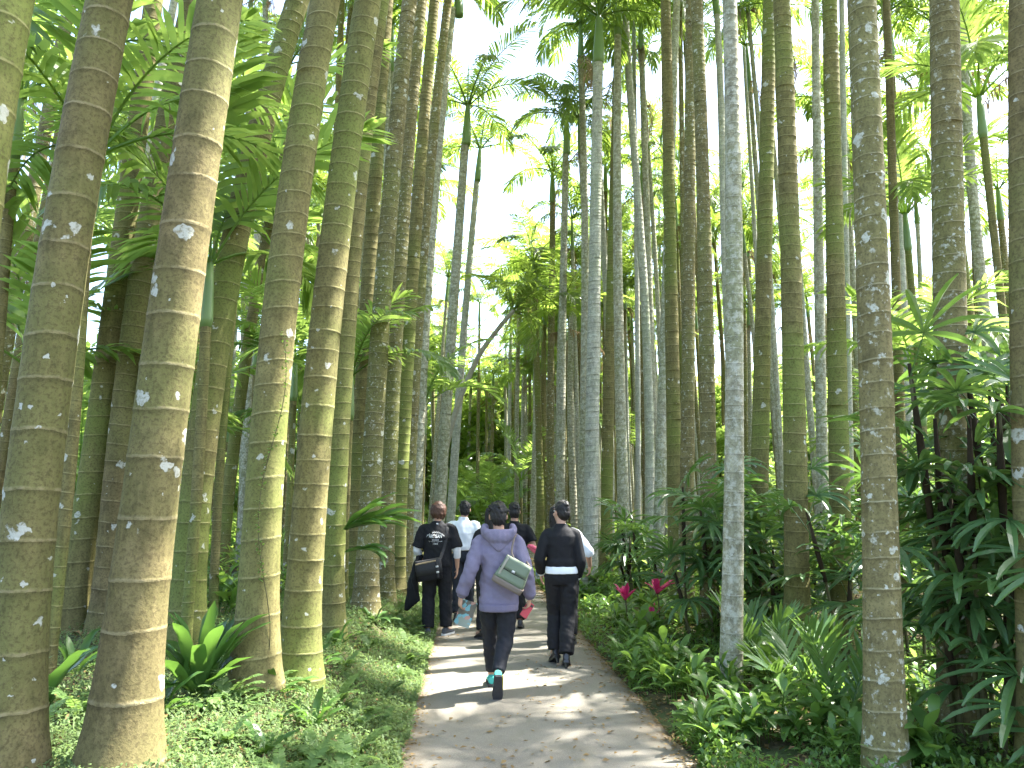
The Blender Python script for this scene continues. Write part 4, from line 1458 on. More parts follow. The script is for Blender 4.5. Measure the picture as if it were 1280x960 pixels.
def shoe(parent, ankle, toe_dir, pitch, mats, L=0.26, heel=0.0, label=None):
    """pitch: heel lifted by this angle; toes rest on the ground"""
    a = V(ankle)
    f = V((toe_dir[0], toe_dir[1], 0)).normalized()
    fw = (f * math.cos(pitch) - V((0, 0, 1)) * math.sin(pitch)).normalized()
    up = (f * math.sin(pitch) + V((0, 0, 1)) * math.cos(pitch)).normalized()
    sd = fw.cross(up)
    base = a - up * 0.075
    mb = MB()
    rows = [(-0.065, 0.052, 0.030), (-0.045, 0.050, 0.038), (0.0, 0.048, 0.037), (0.06, 0.040, 0.041), (0.12, 0.030, 0.045), (0.165, 0.024, 0.040), (0.192, 0.016, 0.022)]
    vs, fs = [], []
    n = 12
    for (q, hh, ww) in rows:
        c = base + fw * q
        for k in range(n):
            t = 2 * math.pi * k / n
            zz = math.sin(t)
            vs.append(c + sd * (ww * math.cos(t)) + up * (hh * (zz + 1) * (0.55 if zz < 0 else 0.75)))
    for i in range(len(rows) - 1):
        for k in range(n):
            k2 = (k + 1) % n
            fs.append((i * n + k, i * n + k2, (i + 1) * n + k2, (i + 1) * n + k))
    fs.append(tuple(range(n - 1, -1, -1))); fs.append(tuple((len(rows) - 1) * n + k for k in range(n)))
    mb.add(vs, fs)
    mb.tube([base + up * 0.03, base + up * 0.085], [(0.044, 0.036), (0.040, 0.034)], 12, ref=fw)
    o = remeshed(mb, "shoe", mats[0], 0.007, 3, None, parent)
    sb = MB()
    out = [(-0.075, 0.024), (-0.06, 0.036), (0.0, 0.036), (0.07, 0.042), (0.13, 0.047), (0.175, 0.038), (0.202, 0.014)]
    vs, fs = [], []
    for (q, ww) in out:
        for s_ in (-1, 1):
            for h_ in (0.006, -0.018):
                vs.append(base + fw * q + sd * (ww * s_) + up * h_)
    for i in range(len(out) - 1):
        b = i * 4
        fs += [(b, b + 2, b + 6, b + 4), (b + 1, b + 5, b + 7, b + 3), (b, b + 4, b + 5, b + 1), (b + 2, b + 3, b + 7, b + 6)]
    fs += [(0, 1, 3, 2), (len(vs) - 4, len(vs) - 2, len(vs) - 1, len(vs) - 3)]
    sb.add(vs, fs)
    sb.build("sole", mats[1], o, False)
    if heel > 0:
        hb = MB()
        hb.tube([base - fw * 0.045 - up * 0.015, base - fw * 0.048 - up * (0.02 + heel)], [(0.026, 0.026), (0.013, 0.013)], 8)
        hb.build("heel", mats[1], o, False)
    if len(mats) > 2:
        tb = MB()
        tb.tube([base + sd * 0.040 + fw * q + up * 0.012 for q in (-0.06, 0.0, 0.07, 0.13)], [0.006, 0.007, 0.007, 0.005], 6)
        tb.build("sole_trim", mats[2], o)
    if label: o["label"] = label
    return o


def person(loc, heading, label, J, cfg, seed=1):
    """J: joints in local metres (x right, y ahead, z up)"""
    root = empty("person", (loc[0], loc[1], loc[2]), heading, label, "person", "walkers on the path")
    tw = cfg.get('tw', 1.0)                                 # torso width factor
    hc, nk = V(J['head']), V(J['neck'])
    pv = V(J.get('pelvis', (0, 0, 0.88)))
    cx = lambda z: (pv.x + (nk.x - pv.x) * (z - pv.z) / (nk.z - pv.z), pv.y + (nk.y - pv.y) * (z - pv.z) / (nk.z - pv.z))
    sh = nk.z - 0.075                                       # shoulder height
    # ---- body: one continuous skin
    b = MB()
    zz = [(pv.z - 0.07, .140, .095), (pv.z + 0.02, .150, .10), (pv.z + 0.14, .128, .09), (pv.z + 0.26, .132, .095), (sh - 0.13, .150, .10), (sh - 0.03, .155, .085), (sh + 0.03, .095, .065), (nk.z, .05, .052)]
    b.rings([(*cx(z), z, rx * tw, ry * tw) for z, rx, ry in zz], 20, 2.2)
    up = (hc - nk).normalized()
    b.tube([nk - up * 0.05, nk + up * 0.03, hc - up * 0.03], [0.056, 0.050, 0.052], 12)
    hy = cfg.get('yaw', 0.0)
    hq = Quaternion((0, 0, 1), hy) @ Quaternion((1, 0, 0), cfg.get('nod', 0.0))
    H = lambda x, y_, z: hc + hq @ V((x, y_, z))
    b.ball(H(0, -0.012, 0.022), (0.074, 0.092, 0.093), hq, 18, 12)
    b.ball(H(0, 0.022, -0.045), (0.056, 0.068, 0.072), hq, 16, 10)
    b.ball(H(0, 0.060, -0.092), (0.026, 0.026, 0.022), hq)          # chin
    b.tube([H(0, 0.082, 0.018), H(0, 0.096, -0.012), H(0, 0.106, -0.030)], [0.008, 0.011, 0.013], 8)   # nose
    b.ball(H(0, 0.080, 0.032), (0.045, 0.014, 0.010), hq)          # brow
    for s_ in (-1, 1):
        b.ball(H(0.036 * s_, 0.066, -0.028), (0.024, 0.02, 0.02), hq)
        b.ball(H(0.077 * s_, -0.005, -0.012), (0.011, 0.022, 0.031), hq)    # ears
    b.ball(H(0, 0.086, -0.060), (0.024, 0.011, 0.011), hq)
    for s_, k in ((-1, 'l'), (1, 'r')):
        S, E, W = V(J['sh_' + k]), V(J['el_' + k]), V(J['wr_' + k])
        limb(b, [S, S.lerp(E, 0.5), E, E.lerp(W, 0.4), W], [0.047, 0.043, 0.037, 0.036, 0.024])
        hd = J['hand_' + k]
        hand(b, W, hd[0], hd[1], s_, hd[2] if len(hd) > 2 else 0.5, cfg.get('hs', 1.0))
        Hp, K, A = V(J['hip_' + k]), V(J['kn_' + k]), V(J['an_' + k])
        limb(b, [Hp, Hp.lerp(K, 0.5), K, K.lerp(A, 0.35), A], [0.082, 0.068, 0.05, 0.05, 0.033])
        td = V(J['toe_' + k])
        b.tube([A - V((0, 0, 0.01)), A + td * 0.05 - V((0, 0, 0.03)), A + td * 0.12 - V((0, 0, 0.045))], [0.033, 0.03, 0.022], 8)
    remeshed(b, "body", M[cfg.get('skin', 'skin')], 0.0062, 3, None, root)
    for s_ in (-1, 1):
        eb = MB(); eb.ball(H(0.031 * s_, 0.077, 0.010), (0.013, 0.009, 0.008), hq, 10, 7)
        e = eb.build("eye", M['eye_white'], root)
        ib = MB(); ib.ball(H(0.031 * s_, 0.0845, 0.010), (0.0055, 0.003, 0.0055), hq, 8, 6); ib.build("iris", M['iris'], e)
    lb = MB(); lb.ball(H(0, 0.0965, -0.060), (0.021, 0.004, 0.006), hq, 10, 6); lb.build("lips", M['lip'], root)
    # ---- trousers
    t = MB()
    fl = cfg.get('leg', (0.098, 0.076, 0.060))
    wz = cfg.get('waist', pv.z + 0.12)
    t.rings([(*cx(z), z, rx * tw, ry * tw) for z, rx, ry in ((wz, .142, .104), (wz - 0.05, .150, .112), (pv.z + 0.01, .168, .124), (pv.z - 0.06, .172, .122), (pv.z - 0.10, .155, .105))], 22, 2.4)
    for k in ('l', 'r'):
        Hp, K, A = V(J['hip_' + k]), V(J['kn_' + k]), V(J['an_' + k])
        A2 = K.lerp(A, cfg.get('cuff_t', 0.97))
        limb(t, [Hp + V((0, 0, .03)), Hp.lerp(K, 0.45), K, K.lerp(A2, 0.4), A2], [fl[0] * 1.02, fl[0] * 0.9, fl[1], (fl[1] + fl[2]) / 2 * 1.02, fl[2]], 14)
    remeshed(t, "trousers", M[cfg['trousers']], 0.009, 4, (0.010, 9, 12), root, seed)
    # ---- top
    tp = MB()
    lo = cfg.get('loose', 1.0) * tw
    hz = cfg['hem']
    rows = [(hz, .168 * cfg.get('hemw', 1.0), .125), (hz + 0.06, .170 * cfg.get('hemw', 1.0), .130), (pv.z + 0.18, .158, .118), (pv.z + 0.30, .160, .12), (sh - 0.13, .176, .122), (sh - 0.04, .182, .108), (sh + 0.025, .135, .085), (nk.z - 0.015, .078, .070), (nk.z + cfg.get('collar', 0.012), .064, .064)]
    rows = [r for i, r in enumerate(rows) if i < 2 or r[0] > hz + 0.1]
    tp.rings([(*cx(z), z, rx * lo if z < sh - 0.05 else rx * (0.5 + 0.5 * lo), ry * lo if z < sh - 0.05 else ry) for z, rx, ry in rows], 24, 2.3)
    sl_end = cfg.get('sleeve', 0.96)
    sw = cfg.get('sleeve_w', (0.072, 0.062, 0.048))
    for k in ('l', 'r'):
        S, E, W = V(J['sh_' + k]), V(J['el_' + k]), V(J['wr_' + k])
        ax = V((*cx(S.z), S.z))
        S1 = S.lerp(ax, 0.42) + V((0, 0, 0.012))            # sleeve head buried in the shoulder
        S2 = S + V((0, 0, -0.012))
        w0 = min(sw[0], 0.072)
        if sl_end < 0.5:
            Q = S.lerp(E, sl_end * 2)
            limb(tp, [S1, S2, S.lerp(Q, 0.5), Q], [0.05, w0 * 0.90, sw[0] * 0.97, sw[1]], 14)
        else:
            Q = E.lerp(W, (sl_end - 0.5) * 2)
            limb(tp, [S1, S2, S.lerp(E, 0.5), E, E.lerp(Q, 0.5), Q], [0.05, w0 * 0.90, sw[0] * 0.95, sw[1], sw[1] * 0.97, sw[2]], 14)
    top = remeshed(tp, cfg.get('top_name', 'shirt'), M[cfg['top']], 0.009, 4, cfg.get('wr', (0.011, 7, 9)), root, seed + 3)
    # ---- hair
    hb = MB()
    style = cfg.get('hair', 'short')
    rng = random.Random(seed * 7)
    hb.ball(H(0, -0.022, 0.036), (0.083, 0.094, 0.094), hq, 18, 12)
    hb.ball(H(0, -0.045, -0.010), (0.078, 0.070, 0.088), hq, 16, 10)
    if style == 'short':
        for i in range(46):
            a, e = rng.uniform(0, 6.28), rng.uniform(0.1, 1.5)
            d = V((math.cos(a) * math.cos(e), math.sin(a) * math.cos(e) * 1.0, math.sin(e)))
            p = H(0, -0.022, 0.034) + hq @ V((d.x * 0.076, d.y * 0.086, d.z * 0.088))
            q = p + hq @ (d * 0.010 + V((rng.uniform(-.03, .03), rng.uniform(-.03, .03), -0.012)))
            hb.tube([p - (q - p) * 0.3, p.lerp(q, .5), q], [0.016, 0.013, 0.004], 6)
        for i in range(14):                      # nape
            x = (i / 13 - 0.5) * 0.11
            hb.tube([H(x, -0.098 + abs(x) * 0.4, -0.03), H(x * 0.9, -0.088 + abs(x) * 0.4, -0.085 + rng.uniform(-.012, .01))], [0.015, 0.006], 6)
    elif style == 'bob':
        for i in range(26):
            a = rad(30 + 300 * i / 25) + math.pi / 2
            x, y_ = 0.086 * math.cos(a), 0.094 * math.sin(a) - 0.018
            hb.tube([H(x * .8, y_ * .8, 0.085), H(x, y_, 0.03), H(x * 1.03, y_ * 1.0, -0.04), H(x * 0.82, y_ * 0.86, -0.098 + rng.uniform(-.02, .012))], [0.02, 0.021, 0.019, 0.006], 6)
    elif style == 'bun':
        hb.ball(H(0, -0.075, 0.075), (0.046, 0.044, 0.044), hq)
        hb.tube([H(0.03, -0.1, 0.085), H(0.0, -0.125, 0.075), H(-0.03, -0.1, 0.07)], [0.008, 0.012, 0.008], 6)
    elif style == 'long':
        for i in range(24):
            a = rad(25 + 310 * i / 23) + math.pi / 2
            x, y_ = 0.088 * math.cos(a), 0.096 * math.sin(a) - 0.018
            hb.tube([H(x * .8, y_ * .8, 0.085), H(x, y_, 0.02), H(x * 1.02, y_, -0.08), H(x * 1.0, y_ * 0.95 - 0.01, -0.20 + rng.uniform(-.03, .02))], [0.02, 0.021, 0.02, 0.008], 6)
    remeshed(hb, "hair", M[cfg.get('hair_mat', 'hair_black')], 0.006, 2, (0.007, 34, 18), root, seed)
    for k in ('l', 'r'):
        sm = cfg['shoes']
        lab = None
        shoe(root, J['an_' + k], J['toe_' + k], J.get('pitch_' + k, 0.0), [M[m] for m in sm], heel=cfg.get('heel', 0.0))
    return root, top


def rings_part(name, mat, rows, parent, n=24, p=2.3, voxel=0.008, wr=None):
    mb = MB(); mb.rings(rows, n, p)
    return remeshed(mb, name, M[mat], voxel, 2, wr, parent)


def strap(mb, pts, w_, th=0.004, face=(0, -1, 0)):
    """flat band through points"""
    P = []
    m = len(pts)
    for i in range(m - 1):
        p0, p1, p2, p3 = V(pts[max(0, i - 1)]), V(pts[i]), V(pts[i + 1]), V(pts[min(m - 1, i + 2)])
        for j in range(6):
            t_ = j / 6
            P.append(0.5 * ((2 * p1) + (p2 - p0) * t_ + (2 * p0 - 5 * p1 + 4 * p2 - p3) * t_ * t_ + (3 * p1 - p0 - 3 * p2 + p3) * t_ ** 3))
    P.append(V(pts[-1]))
    mb.tube(P, (th, w_ / 2) if False else [(th, w_ / 2)] * len(P), 8, ref=face)


# ---- 1: purple hoodie, nearest -------------------------------------------------
px0 = (-0.12, 7.12, 0.014)
J = dict(head=(-0.005, 0.035, 1.545), neck=(0, 0.015, 1.405), pelvis=(0.0, 0.02, 0.865),
         sh_l=(-0.165, 0.01, 1.325), el_l=(-0.255, -0.075, 1.06), wr_l=(-0.335, 0.0, 0.835), hand_l=((-0.15, 0.25, -1), (0.7, 0.3, 0.1), 0.75),
         sh_r=(0.165, 0.01, 1.325), el_r=(0.245, -0.06, 1.06), wr_r=(0.285, 0.05, 0.815), hand_r=((-0.15, 0.3, -1), (-0.7, 0.3, 0.1), 0.9),
         hip_l=(-0.085, 0.03, 0.84), kn_l=(-0.075, 0.20, 0.47), an_l=(-0.055, 0.31, 0.095), toe_l=(-0.05, 1, 0),
         hip_r=(0.085, 0.02, 0.84), kn_r=(0.060, 0.02, 0.45), an_r=(-0.012, -0.22, 0.195), toe_r=(-0.03, 1, 0), pitch_r=1.02, pitch_l=0.0)
P1, top1 = person(px0, 0.04, "nearest walker in a purple hoodie and black jeans with teal sneakers", J,
                  dict(top='purple_knit', trousers='dark_denim', hem=0.735, tw=0.95, loose=1.08, hemw=1.02, top_name='hoodie', sleeve=0.95, sleeve_w=(0.077, 0.068, 0.056), leg=(0.10, 0.076, 0.056), cuff_t=0.9,
                       shoes=('teal', 'sole_dark', 'yellow'), hair='short', wr=(0.017, 6, 9), nod=-0.05), 1)
# hem rib, cuffs, hood
hb = MB()
hb.rings([(0.0, 0.0, 0.705, .172, .136), (0, 0, 0.72, .177, .142), (0, 0, 0.755, .177, .142), (0, 0, 0.77, .173, .138)], 26, 2.3)
remeshed(hb, "hem_band", M['purple_rib'], 0.008, 2, (0.004, 10, 4), top1)
cb = MB()
for k in ('l', 'r'):
    E, W = V(J['el_' + k]), V(J['wr_' + k])
    cbk = MB(); limb(cbk, [E.lerp(W, 0.86), E.lerp(W, 0.94), E.lerp(W, 1.03)], [0.060, 0.047, 0.040], 14)
    remeshed(cbk, "cuff", M['purple_rib'], 0.006, 2, None, top1)
hd = MB()
for i in range(15):                               # a draped hood lying on the back
    u = i / 14
    a = rad(-200 + 220 * u)
    sag = math.sin(math.pi * u)
    x, y_ = 0.135 * math.cos(a), 0.085 * math.sin(a)
    hd.ball((x, y_ - 0.035 * sag, 1.415 - 0.055 * sag + 0.02 * (1 - sag)), (0.036, 0.036, 0.042 + 0.02 * sag), None, 10, 7)
for j in range(5):
    f = j / 4
    for i in range(9):
        u = i / 8 - 0.5
        hd.ball((u * 0.24 * (1 - 0.5 * f), -0.105 - 0.018 * (1 - f) + 0.05 * abs(u), 1.40 - 0.145 * f + 0.05 * abs(u) * 2 * f), (0.03, 0.026, 0.03), None, 8, 6)
remeshed(hd, "hood", M['purple_knit'], 0.008, 6, (0.006, 9, 14), top1)

# shoulder bag hanging behind the right hip: sage with taupe base
o = empty("shoulder_bag", (px0[0] + 0.125, px0[1] - 0.185, 1.05), -0.12, "sage green shoulder bag with taupe base on the purple hoodie's back", "bag")
R_ = Quaternion((0, 1, 0), rad(28))
R2 = R_
bb = MB()
def bagp(x, y_, z): return R_ @ V((x, y_, z))
def bag_rows(z0, z1, w0, w1, d0, d1, n=6):
    out = []
    for i in range(n + 1):
        t_ = i / n
        out.append((z0 + (z1 - z0) * t_, w0 + (w1 - w0) * t_, d0 + (d1 - d0) * t_))
    return out
def bag_body(mb, rows, p=5.0, n=24):
    vs, fs = [], []
    for (z, rx, ry) in rows:
        for k in range(n):
            th = 2 * math.pi * k / n
            c, s_ = math.cos(th), math.sin(th)
            vs.append(bagp(rx * math.copysign(abs(c) ** (2 / p), c), ry * math.copysign(abs(s_) ** (2 / p), s_), z))
    for i in range(len(rows) - 1):
        for k in range(n):
            k2 = (k + 1) % n
            fs.append((i * n + k, i * n + k2, (i + 1) * n + k2, (i + 1) * n + k))
    fs.append(tuple(range(n - 1, -1, -1))); fs.append(tuple((len(rows) - 1) * n + k for k in range(n)))
    mb.add(vs, fs)
bag_body(bb, bag_rows(-0.075, 0.125, 0.145, 0.118, 0.058, 0.034)); bb.build("bag_body", M['sage'], o, True)
bb = MB(); bag_body(bb, bag_rows(-0.125, -0.072, 0.142, 0.150, 0.056, 0.062, 3)); bb.build("bag_base", M['taupe'], o, True)
bb = MB(); bag_body(bb, bag_rows(0.02, 0.131, 0.128, 0.122, 0.052, 0.040, 4)); fl_ = bb.build("flap", M['sage'], o, True)
bb = MB()
for z in (0.018,):
    bb.tube([bagp(-0.13, -0.052, z), bagp(0, -0.056, z - 0.004), bagp(0.13, -0.052, z)], 0.0035, 6)
bb.build("flap_seam", M['strap_dark'], fl_)
bb = MB(); bb.box(bagp(0, -0.057, 0.03), (0.03, 0.008, 0.02), R_); bb.build("clasp", M['metal'], fl_)
bb = MB(); strap(bb, [bagp(-0.105, -0.045, -0.07), bagp(-0.103, -0.055, 0.03), bagp(-0.098, -0.036, 0.135)], 0.022, 0.003); bb.build("side_band", M['cream'], o)
bb = MB(); strap(bb, [bagp(-0.06, 0, 0.13), V((-0.01, 0.02, 0.20)), V((0.005, 0.09, 0.31)), V((0.018, 0.17, 0.345)), V((0.02, 0.24, 0.31)), V((0.03, 0.28, 0.2)), bagp(0.10, 0.02, 0.13)], 0.018, 0.003)
bb.build("strap", M['taupe'], o)
# leaflet in the left hand
w_l = V(J['wr_l'])
lp = V((px0[0], px0[1], px0[2])) + w_l + V((0.035, 0.045, -0.165))
mb = MB()
NX, NZ = 7, 9
vs, fs = [], []
q_ = Quaternion((0, 1, 0), rad(20)) @ Quaternion((0, 0, 1), rad(28))
for s_ in (0, 1):
    for i in range(NX):
        for j in range(NZ):
            x, z = (i / (NX - 1) - 0.5) * 0.165, (j / (NZ - 1) - 0.5) * 0.235
            vs.append(q_ @ V((x, 0.022 * math.sin(i / (NX - 1) * 3.0) + 0.002 * s_, z)))
    b0 = s_ * NX * NZ
    for i in range(NX - 1):
        for j in range(NZ - 1):
            a = b0 + i * NZ + j
            fs.append((a, a + 1, a + NZ + 1, a + NZ))
mb.add(vs, fs)
tag(mb.build("leaflet", mat_pamphlet(), None, True, lp), "colourful printed leaflet held in the purple hoodie walker's left hand", "leaflet")
# red phone case in the right hand
w_r = V(J['wr_r'])
pp = V(px0) + w_r + V((-0.028, 0.045, -0.115))
o = empty("phone", pp, 0.2, "red phone case held in the purple hoodie walker's right hand", "phone")
o.rotation_euler = (rad(-10), rad(38), rad(15))
def slab(mb, sx, sy, sz, bev):
    mb.tube([(0, -sy / 2, 0), (0, -sy / 2 + bev, 0), (0, sy / 2 - bev, 0), (0, sy / 2, 0)], [(sx / 2 - bev, sz / 2 - bev), (sx / 2, sz / 2), (sx / 2, sz / 2), (sx / 2 - bev, sz / 2 - bev)], 4, ref=(1, 0, 1))
mb = MB(); mb.box((0, 0, 0), (0.074, 0.011, 0.148)); c_ = mb.build("case", M['red_case'], o, False)
bm_ = c_.modifiers.new("b", 'BEVEL'); bm_.width = 0.004; bm_.segments = 2
mb = MB(); mb.box((0.018, -0.0065, 0.052), (0.022, 0.003, 0.022)); mb.build("camera_lens", M['sole_dark'], o, False)

# ---- 2: brown-haired person in black printed tee ------------------------------
p2 = (-0.985, 10.35, 0.01)
J2 = dict(head=(0.005, 0.03, 1.585), neck=(0, 0.0, 1.44), pelvis=(0.01, 0.0, 0.89),
          sh_l=(-0.19, 0.0, 1.355), el_l=(-0.27, 0.0, 1.075), wr_l=(-0.20, 0.17, 0.93), hand_l=((0.5, 0.7, -0.2), (0.3, -0.2, 1), 0.9),
          sh_r=(0.19, 0.0, 1.355), el_r=(0.262, -0.02, 1.07), wr_r=(0.262, 0.05, 0.84), hand_r=((-0.05, 0.15, -1), (-1, 0.1, 0), 0.45),
          hip_l=(-0.09, 0, 0.86), kn_l=(-0.105, 0.02, 0.47), an_l=(-0.105, -0.04, 0.085), toe_l=(-0.1, 1, 0),
          hip_r=(0.09, 0, 0.86), kn_r=(0.115, 0.03, 0.47), an_r=(0.125, 0.02, 0.085), toe_r=(0.45, 1, 0))
P2, top2 = person(p2, 0.0, "brown-haired walker in a black printed tee over white long sleeves", J2,
                  dict(top='black_cloth', trousers='black_cloth', hem=0.86, loose=1.14, top_name='tee_shirt', sleeve=0.44, sleeve_w=(0.078, 0.084, 0.05), leg=(0.108, 0.088, 0.080), hair='bob', hair_mat='hair_brown',
                       shoes=('grey_canvas', 'sole_white')), 2)
us = MB()
for k in ('l', 'r'):
    S, E, W = V(J2['sh_' + k]), V(J2['el_' + k]), V(J2['wr_' + k])
    u_ = MB(); limb(u_, [S.lerp(E, 0.6), E, E.lerp(W, 0.42)], [0.054, 0.051, 0.046], 14)
    remeshed(u_, "undershirt_sleeve", M['white_knit'], 0.007, 3, (0.003, 10, 40), P2)
# print on the back of the tee
def back_print(lines, parent, origin_z, cx0=0.0, arc=None):
    bvh = BVHTree.FromObject(parent, bpy.context.evaluated_depsgraph_get())
    out = MB()
    for txt, size, dz, curve, w_fit in lines:
        cu = bpy.data.curves.new("t", 'FONT'); cu.body = txt; cu.align_x = 'CENTER'; cu.size = size; cu.resolution_u = 2
        ob = bpy.data.objects.new("t", cu); COL.objects.link(ob)
        me = bpy.data.meshes.new_from_object(ob.evaluated_get(bpy.context.evaluated_depsgraph_get()))
        xs = [v.co.x for v in me.vertices]
        k = w_fit / max(1e-6, max(xs) - min(xs))
        vs = []
        for v in me.vertices:
            x, z = v.co.x * k, v.co.y
            z += dz - curve * x * x
            h = bvh.ray_cast(V((cx0 + x, -1.0, origin_z + z)), V((0, 1, 0)))
            y_ = h[0].y - 0.0025 if h[0] is not None else -0.13
            vs.append((cx0 + x, y_, origin_z + z))
        out.add(vs, [tuple(p.vertices) for p in me.polygons])
        bpy.data.objects.remove(ob)
    return out
bpy.context.view_layer.update()
pr = back_print([("ALL  TOGETHER", 0.026, 0.062, 3.4, 0.24), ("ARTISAN", 0.062, 0.0, 0.0, 0.17), ("WORKS", 0.03, -0.037, 0.0, 0.09), ("GROWING  TOGETHER", 0.014, -0.055, -1.0, 0.18), ("1983", 0.024, -0.085, 0.0, 0.06)], top2, 1.235, -0.015)
pr.build("back_print", M['print'], top2, False)
pr = MB(); pr.box((0.0, -0.0735, 1.405), (0.026, 0.005, 0.040)); pr.build("collar_tag", M['print'], top2, False)

# messenger bag on the left hip
o = empty("messenger_bag", (p2[0] - 0.085, p2[1] - 0.215, 0.865), 0.12, "black messenger bag with tan trim slung on the brown-haired walker's left hip", "bag")
R_ = Quaternion((0, 1, 0), rad(-9))
bb = MB(); bag_body(bb, [(-0.15, .150, .05), (-0.145, .16, .06), (0.09, .165, .055), (0.105, .155, .045)]); bb.build("bag_body", M['black_cloth'], o)
bb = MB(); bag_body(bb, [(-0.075, .166, .066), (0.0, .17, .066), (0.10, .170, .060), (0.112, .160, .05)]); fl_ = bb.build("flap", M['strap_dark'], o)
bb = MB(); strap(bb, [bagp(-0.165, -0.063, 0.075), bagp(0, -0.074, 0.083), bagp(0.10, -0.072, 0.086)], 0.018, 0.003); bb.build("trim", M['tan_trim'], fl_)
bb = MB(); strap(bb, [bagp(0.10, -0.068, 0.10), bagp(0.105, -0.075, -0.02), bagp(0.10, -0.072, -0.13)], 0.03, 0.004); bb.build("flap_strap", M['strap_dark'], fl_)
bb = MB(); bb.box(bagp(0.105, -0.083, 0.01), (0.036, 0.006, 0.022), R_); bb.build("buckle", M['metal'], fl_)
bb = MB(); bb.box(bagp(0.105, -0.083, -0.06), (0.036, 0.006, 0.022), R_); bb.build("buckle", M['metal'], fl_)
bb = MB(); strap(bb, [bagp(0.155, -0.03, 0.09), V((0.185, 0.055, 0.23)), V((0.215, 0.075, 0.36)), V((0.235, 0.12, 0.50)), V((0.235, 0.20, 0.565)), V((0.2, 0.30, 0.53)), V((0.07, 0.36, 0.36)), V((-0.10, 0.32, 0.18)), bagp(-0.16, 0.03, 0.09)], 0.042, 0.004)
bb.build("strap", M['strap_dark'], o)
# jacket hanging over the left forearm
jb = MB()
for i in range(9):
    u = i / 8
    x0 = -0.245 - 0.075 * u
    jb.tube([(-0.235 + 0.03 * math.sin(i * 2), 0.02 + 0.014 * i, 1.01), (-0.27, -0.02 + 0.016 * i, 0.9), (-0.29 - 0.05 * u, -0.03 + 0.016 * i, 0.7), (-0.245 - 0.17 * u, 0.0 + 0.016 * i, 0.42 - 0.14 * u)], [0.03, 0.045, 0.05, 0.03], 10)
ob = remeshed(jb, "jacket", M['black_cloth'], 0.009, 6, (0.012, 9, 5), None)
ob.location = (p2[0], p2[1] + 0.02, p2[2])
tag(ob, "black jacket draped over the brown-haired walker's left forearm", "jacket")

# ---- 3: white shirt, ahead ------------------------------------------------------
p3 = (-0.73, 11.75, 0.01)
J3 = dict(head=(0.02, 0.03, 1.60), neck=(0, 0, 1.455), pelvis=(0.0, 0.0, 0.93),
          sh_l=(-0.185, 0, 1.375), el_l=(-0.25, 0.02, 1.10), wr_l=(-0.22, 0.18, 0.93), hand_l=((0.2, 0.8, -0.5), (1, 0, 0), 0.6),
          sh_r=(0.185, 0, 1.375), el_r=(0.26, -0.03, 1.11), wr_r=(0.19, 0.18, 1.0), hand_r=((-0.3, 0.8, -0.2), (-1, 0, 0), 0.6),
          hip_l=(-0.09, 0, 0.89), kn_l=(-0.085, 0.0, 0.48), an_l=(-0.085, -0.13, 0.10), toe_l=(-0.1, 1, 0), pitch_l=0.25,
          hip_r=(0.09, 0, 0.89), kn_r=(0.095, 0.14, 0.49), an_r=(0.09, 0.20, 0.085), toe_r=(0.1, 1, 0))
P3, top3 = person(p3, 0.0, "dark-haired walker in a white shirt tucked into dark trousers", J3,
                  dict(top='white_cloth', trousers='grey_trouser', hem=1.0, waist=1.04, hemw=0.96, loose=1.10, top_name='shirt', sleeve=0.7, sleeve_w=(0.078, 0.07, 0.058), hair='short', shoes=('shoe_black', 'sole_dark'), wr=(0.012, 7, 4), collar=0.035), 3)
bb = MB(); bb.rings([(0, 0, 0.995, .152, .112), (0, 0, 1.03, .152, .112)], 24, 2.4); bb.build("belt", M['shoe_black'], P3)

# ---- 4: woman in a black suit ----------------------------------------------------
p4 = (0.53, 8.45, 0.012)
J4 = dict(head=(0.005, 0.025, 1.575), neck=(0, 0.0, 1.43), pelvis=(0.0, 0.0, 0.91),
          sh_l=(-0.155, 0.0, 1.35), el_l=(-0.235, -0.03, 1.075), wr_l=(-0.215, 0.13, 0.915), hand_l=((0.05, 0.35, -1), (1, 0, 0.1), 0.5),
          sh_r=(0.155, 0.0, 1.35), el_r=(0.205, -0.04, 1.06), wr_r=(0.175, 0.11, 0.87), hand_r=((-0.2, 0.8, -0.5), (-1, 0.1, 0), 0.5),
          hip_l=(-0.085, 0, 0.88), kn_l=(-0.075, 0.11, 0.49), an_l=(-0.075, 0.02, 0.135), toe_l=(-0.25, 1, 0), pitch_l=0.42,
          hip_r=(0.085, 0, 0.88), kn_r=(0.062, 0.0, 0.48), an_r=(0.035, -0.15, 0.125), toe_r=(0.05, 1, 0), pitch_r=0.30)
P4, top4 = person(p4, -0.02, "woman with pinned-up hair in a black suit and heeled shoes", J4,
                  dict(top='black_suit', trousers='black_suit', hem=0.985, hemw=1.02, loose=0.98, tw=0.96, top_name='jacket', sleeve=0.93, sleeve_w=(0.066, 0.060, 0.055), leg=(0.100, 0.078, 0.082), cuff_t=1.0, hair='bun', yaw=0.6,
                       shoes=('shoe_black', 'shoe_black'), heel=0.05, collar=0.02, wr=(0.005, 6, 7)), 4)
rings_part("blouse_hem", 'white_cloth', [(0, 0, 0.925, .176, .138), (0, 0, 0.96, .176, .138), (0, 0, 1.0, .168, .130)], P4, wr=(0.003, 14, 5))
for k in ('l', 'r'):
    E, W = V(J4['el_' + k]), V(J4['wr_' + k])
    u_ = MB(); limb(u_, [E.lerp(W, 0.84), E.lerp(W, 0.92), E.lerp(W, 1.0)], [0.046, 0.044, 0.042], 12)
    remeshed(u_, "cuff", M['white_cloth'], 0.006, 2, None, P4)

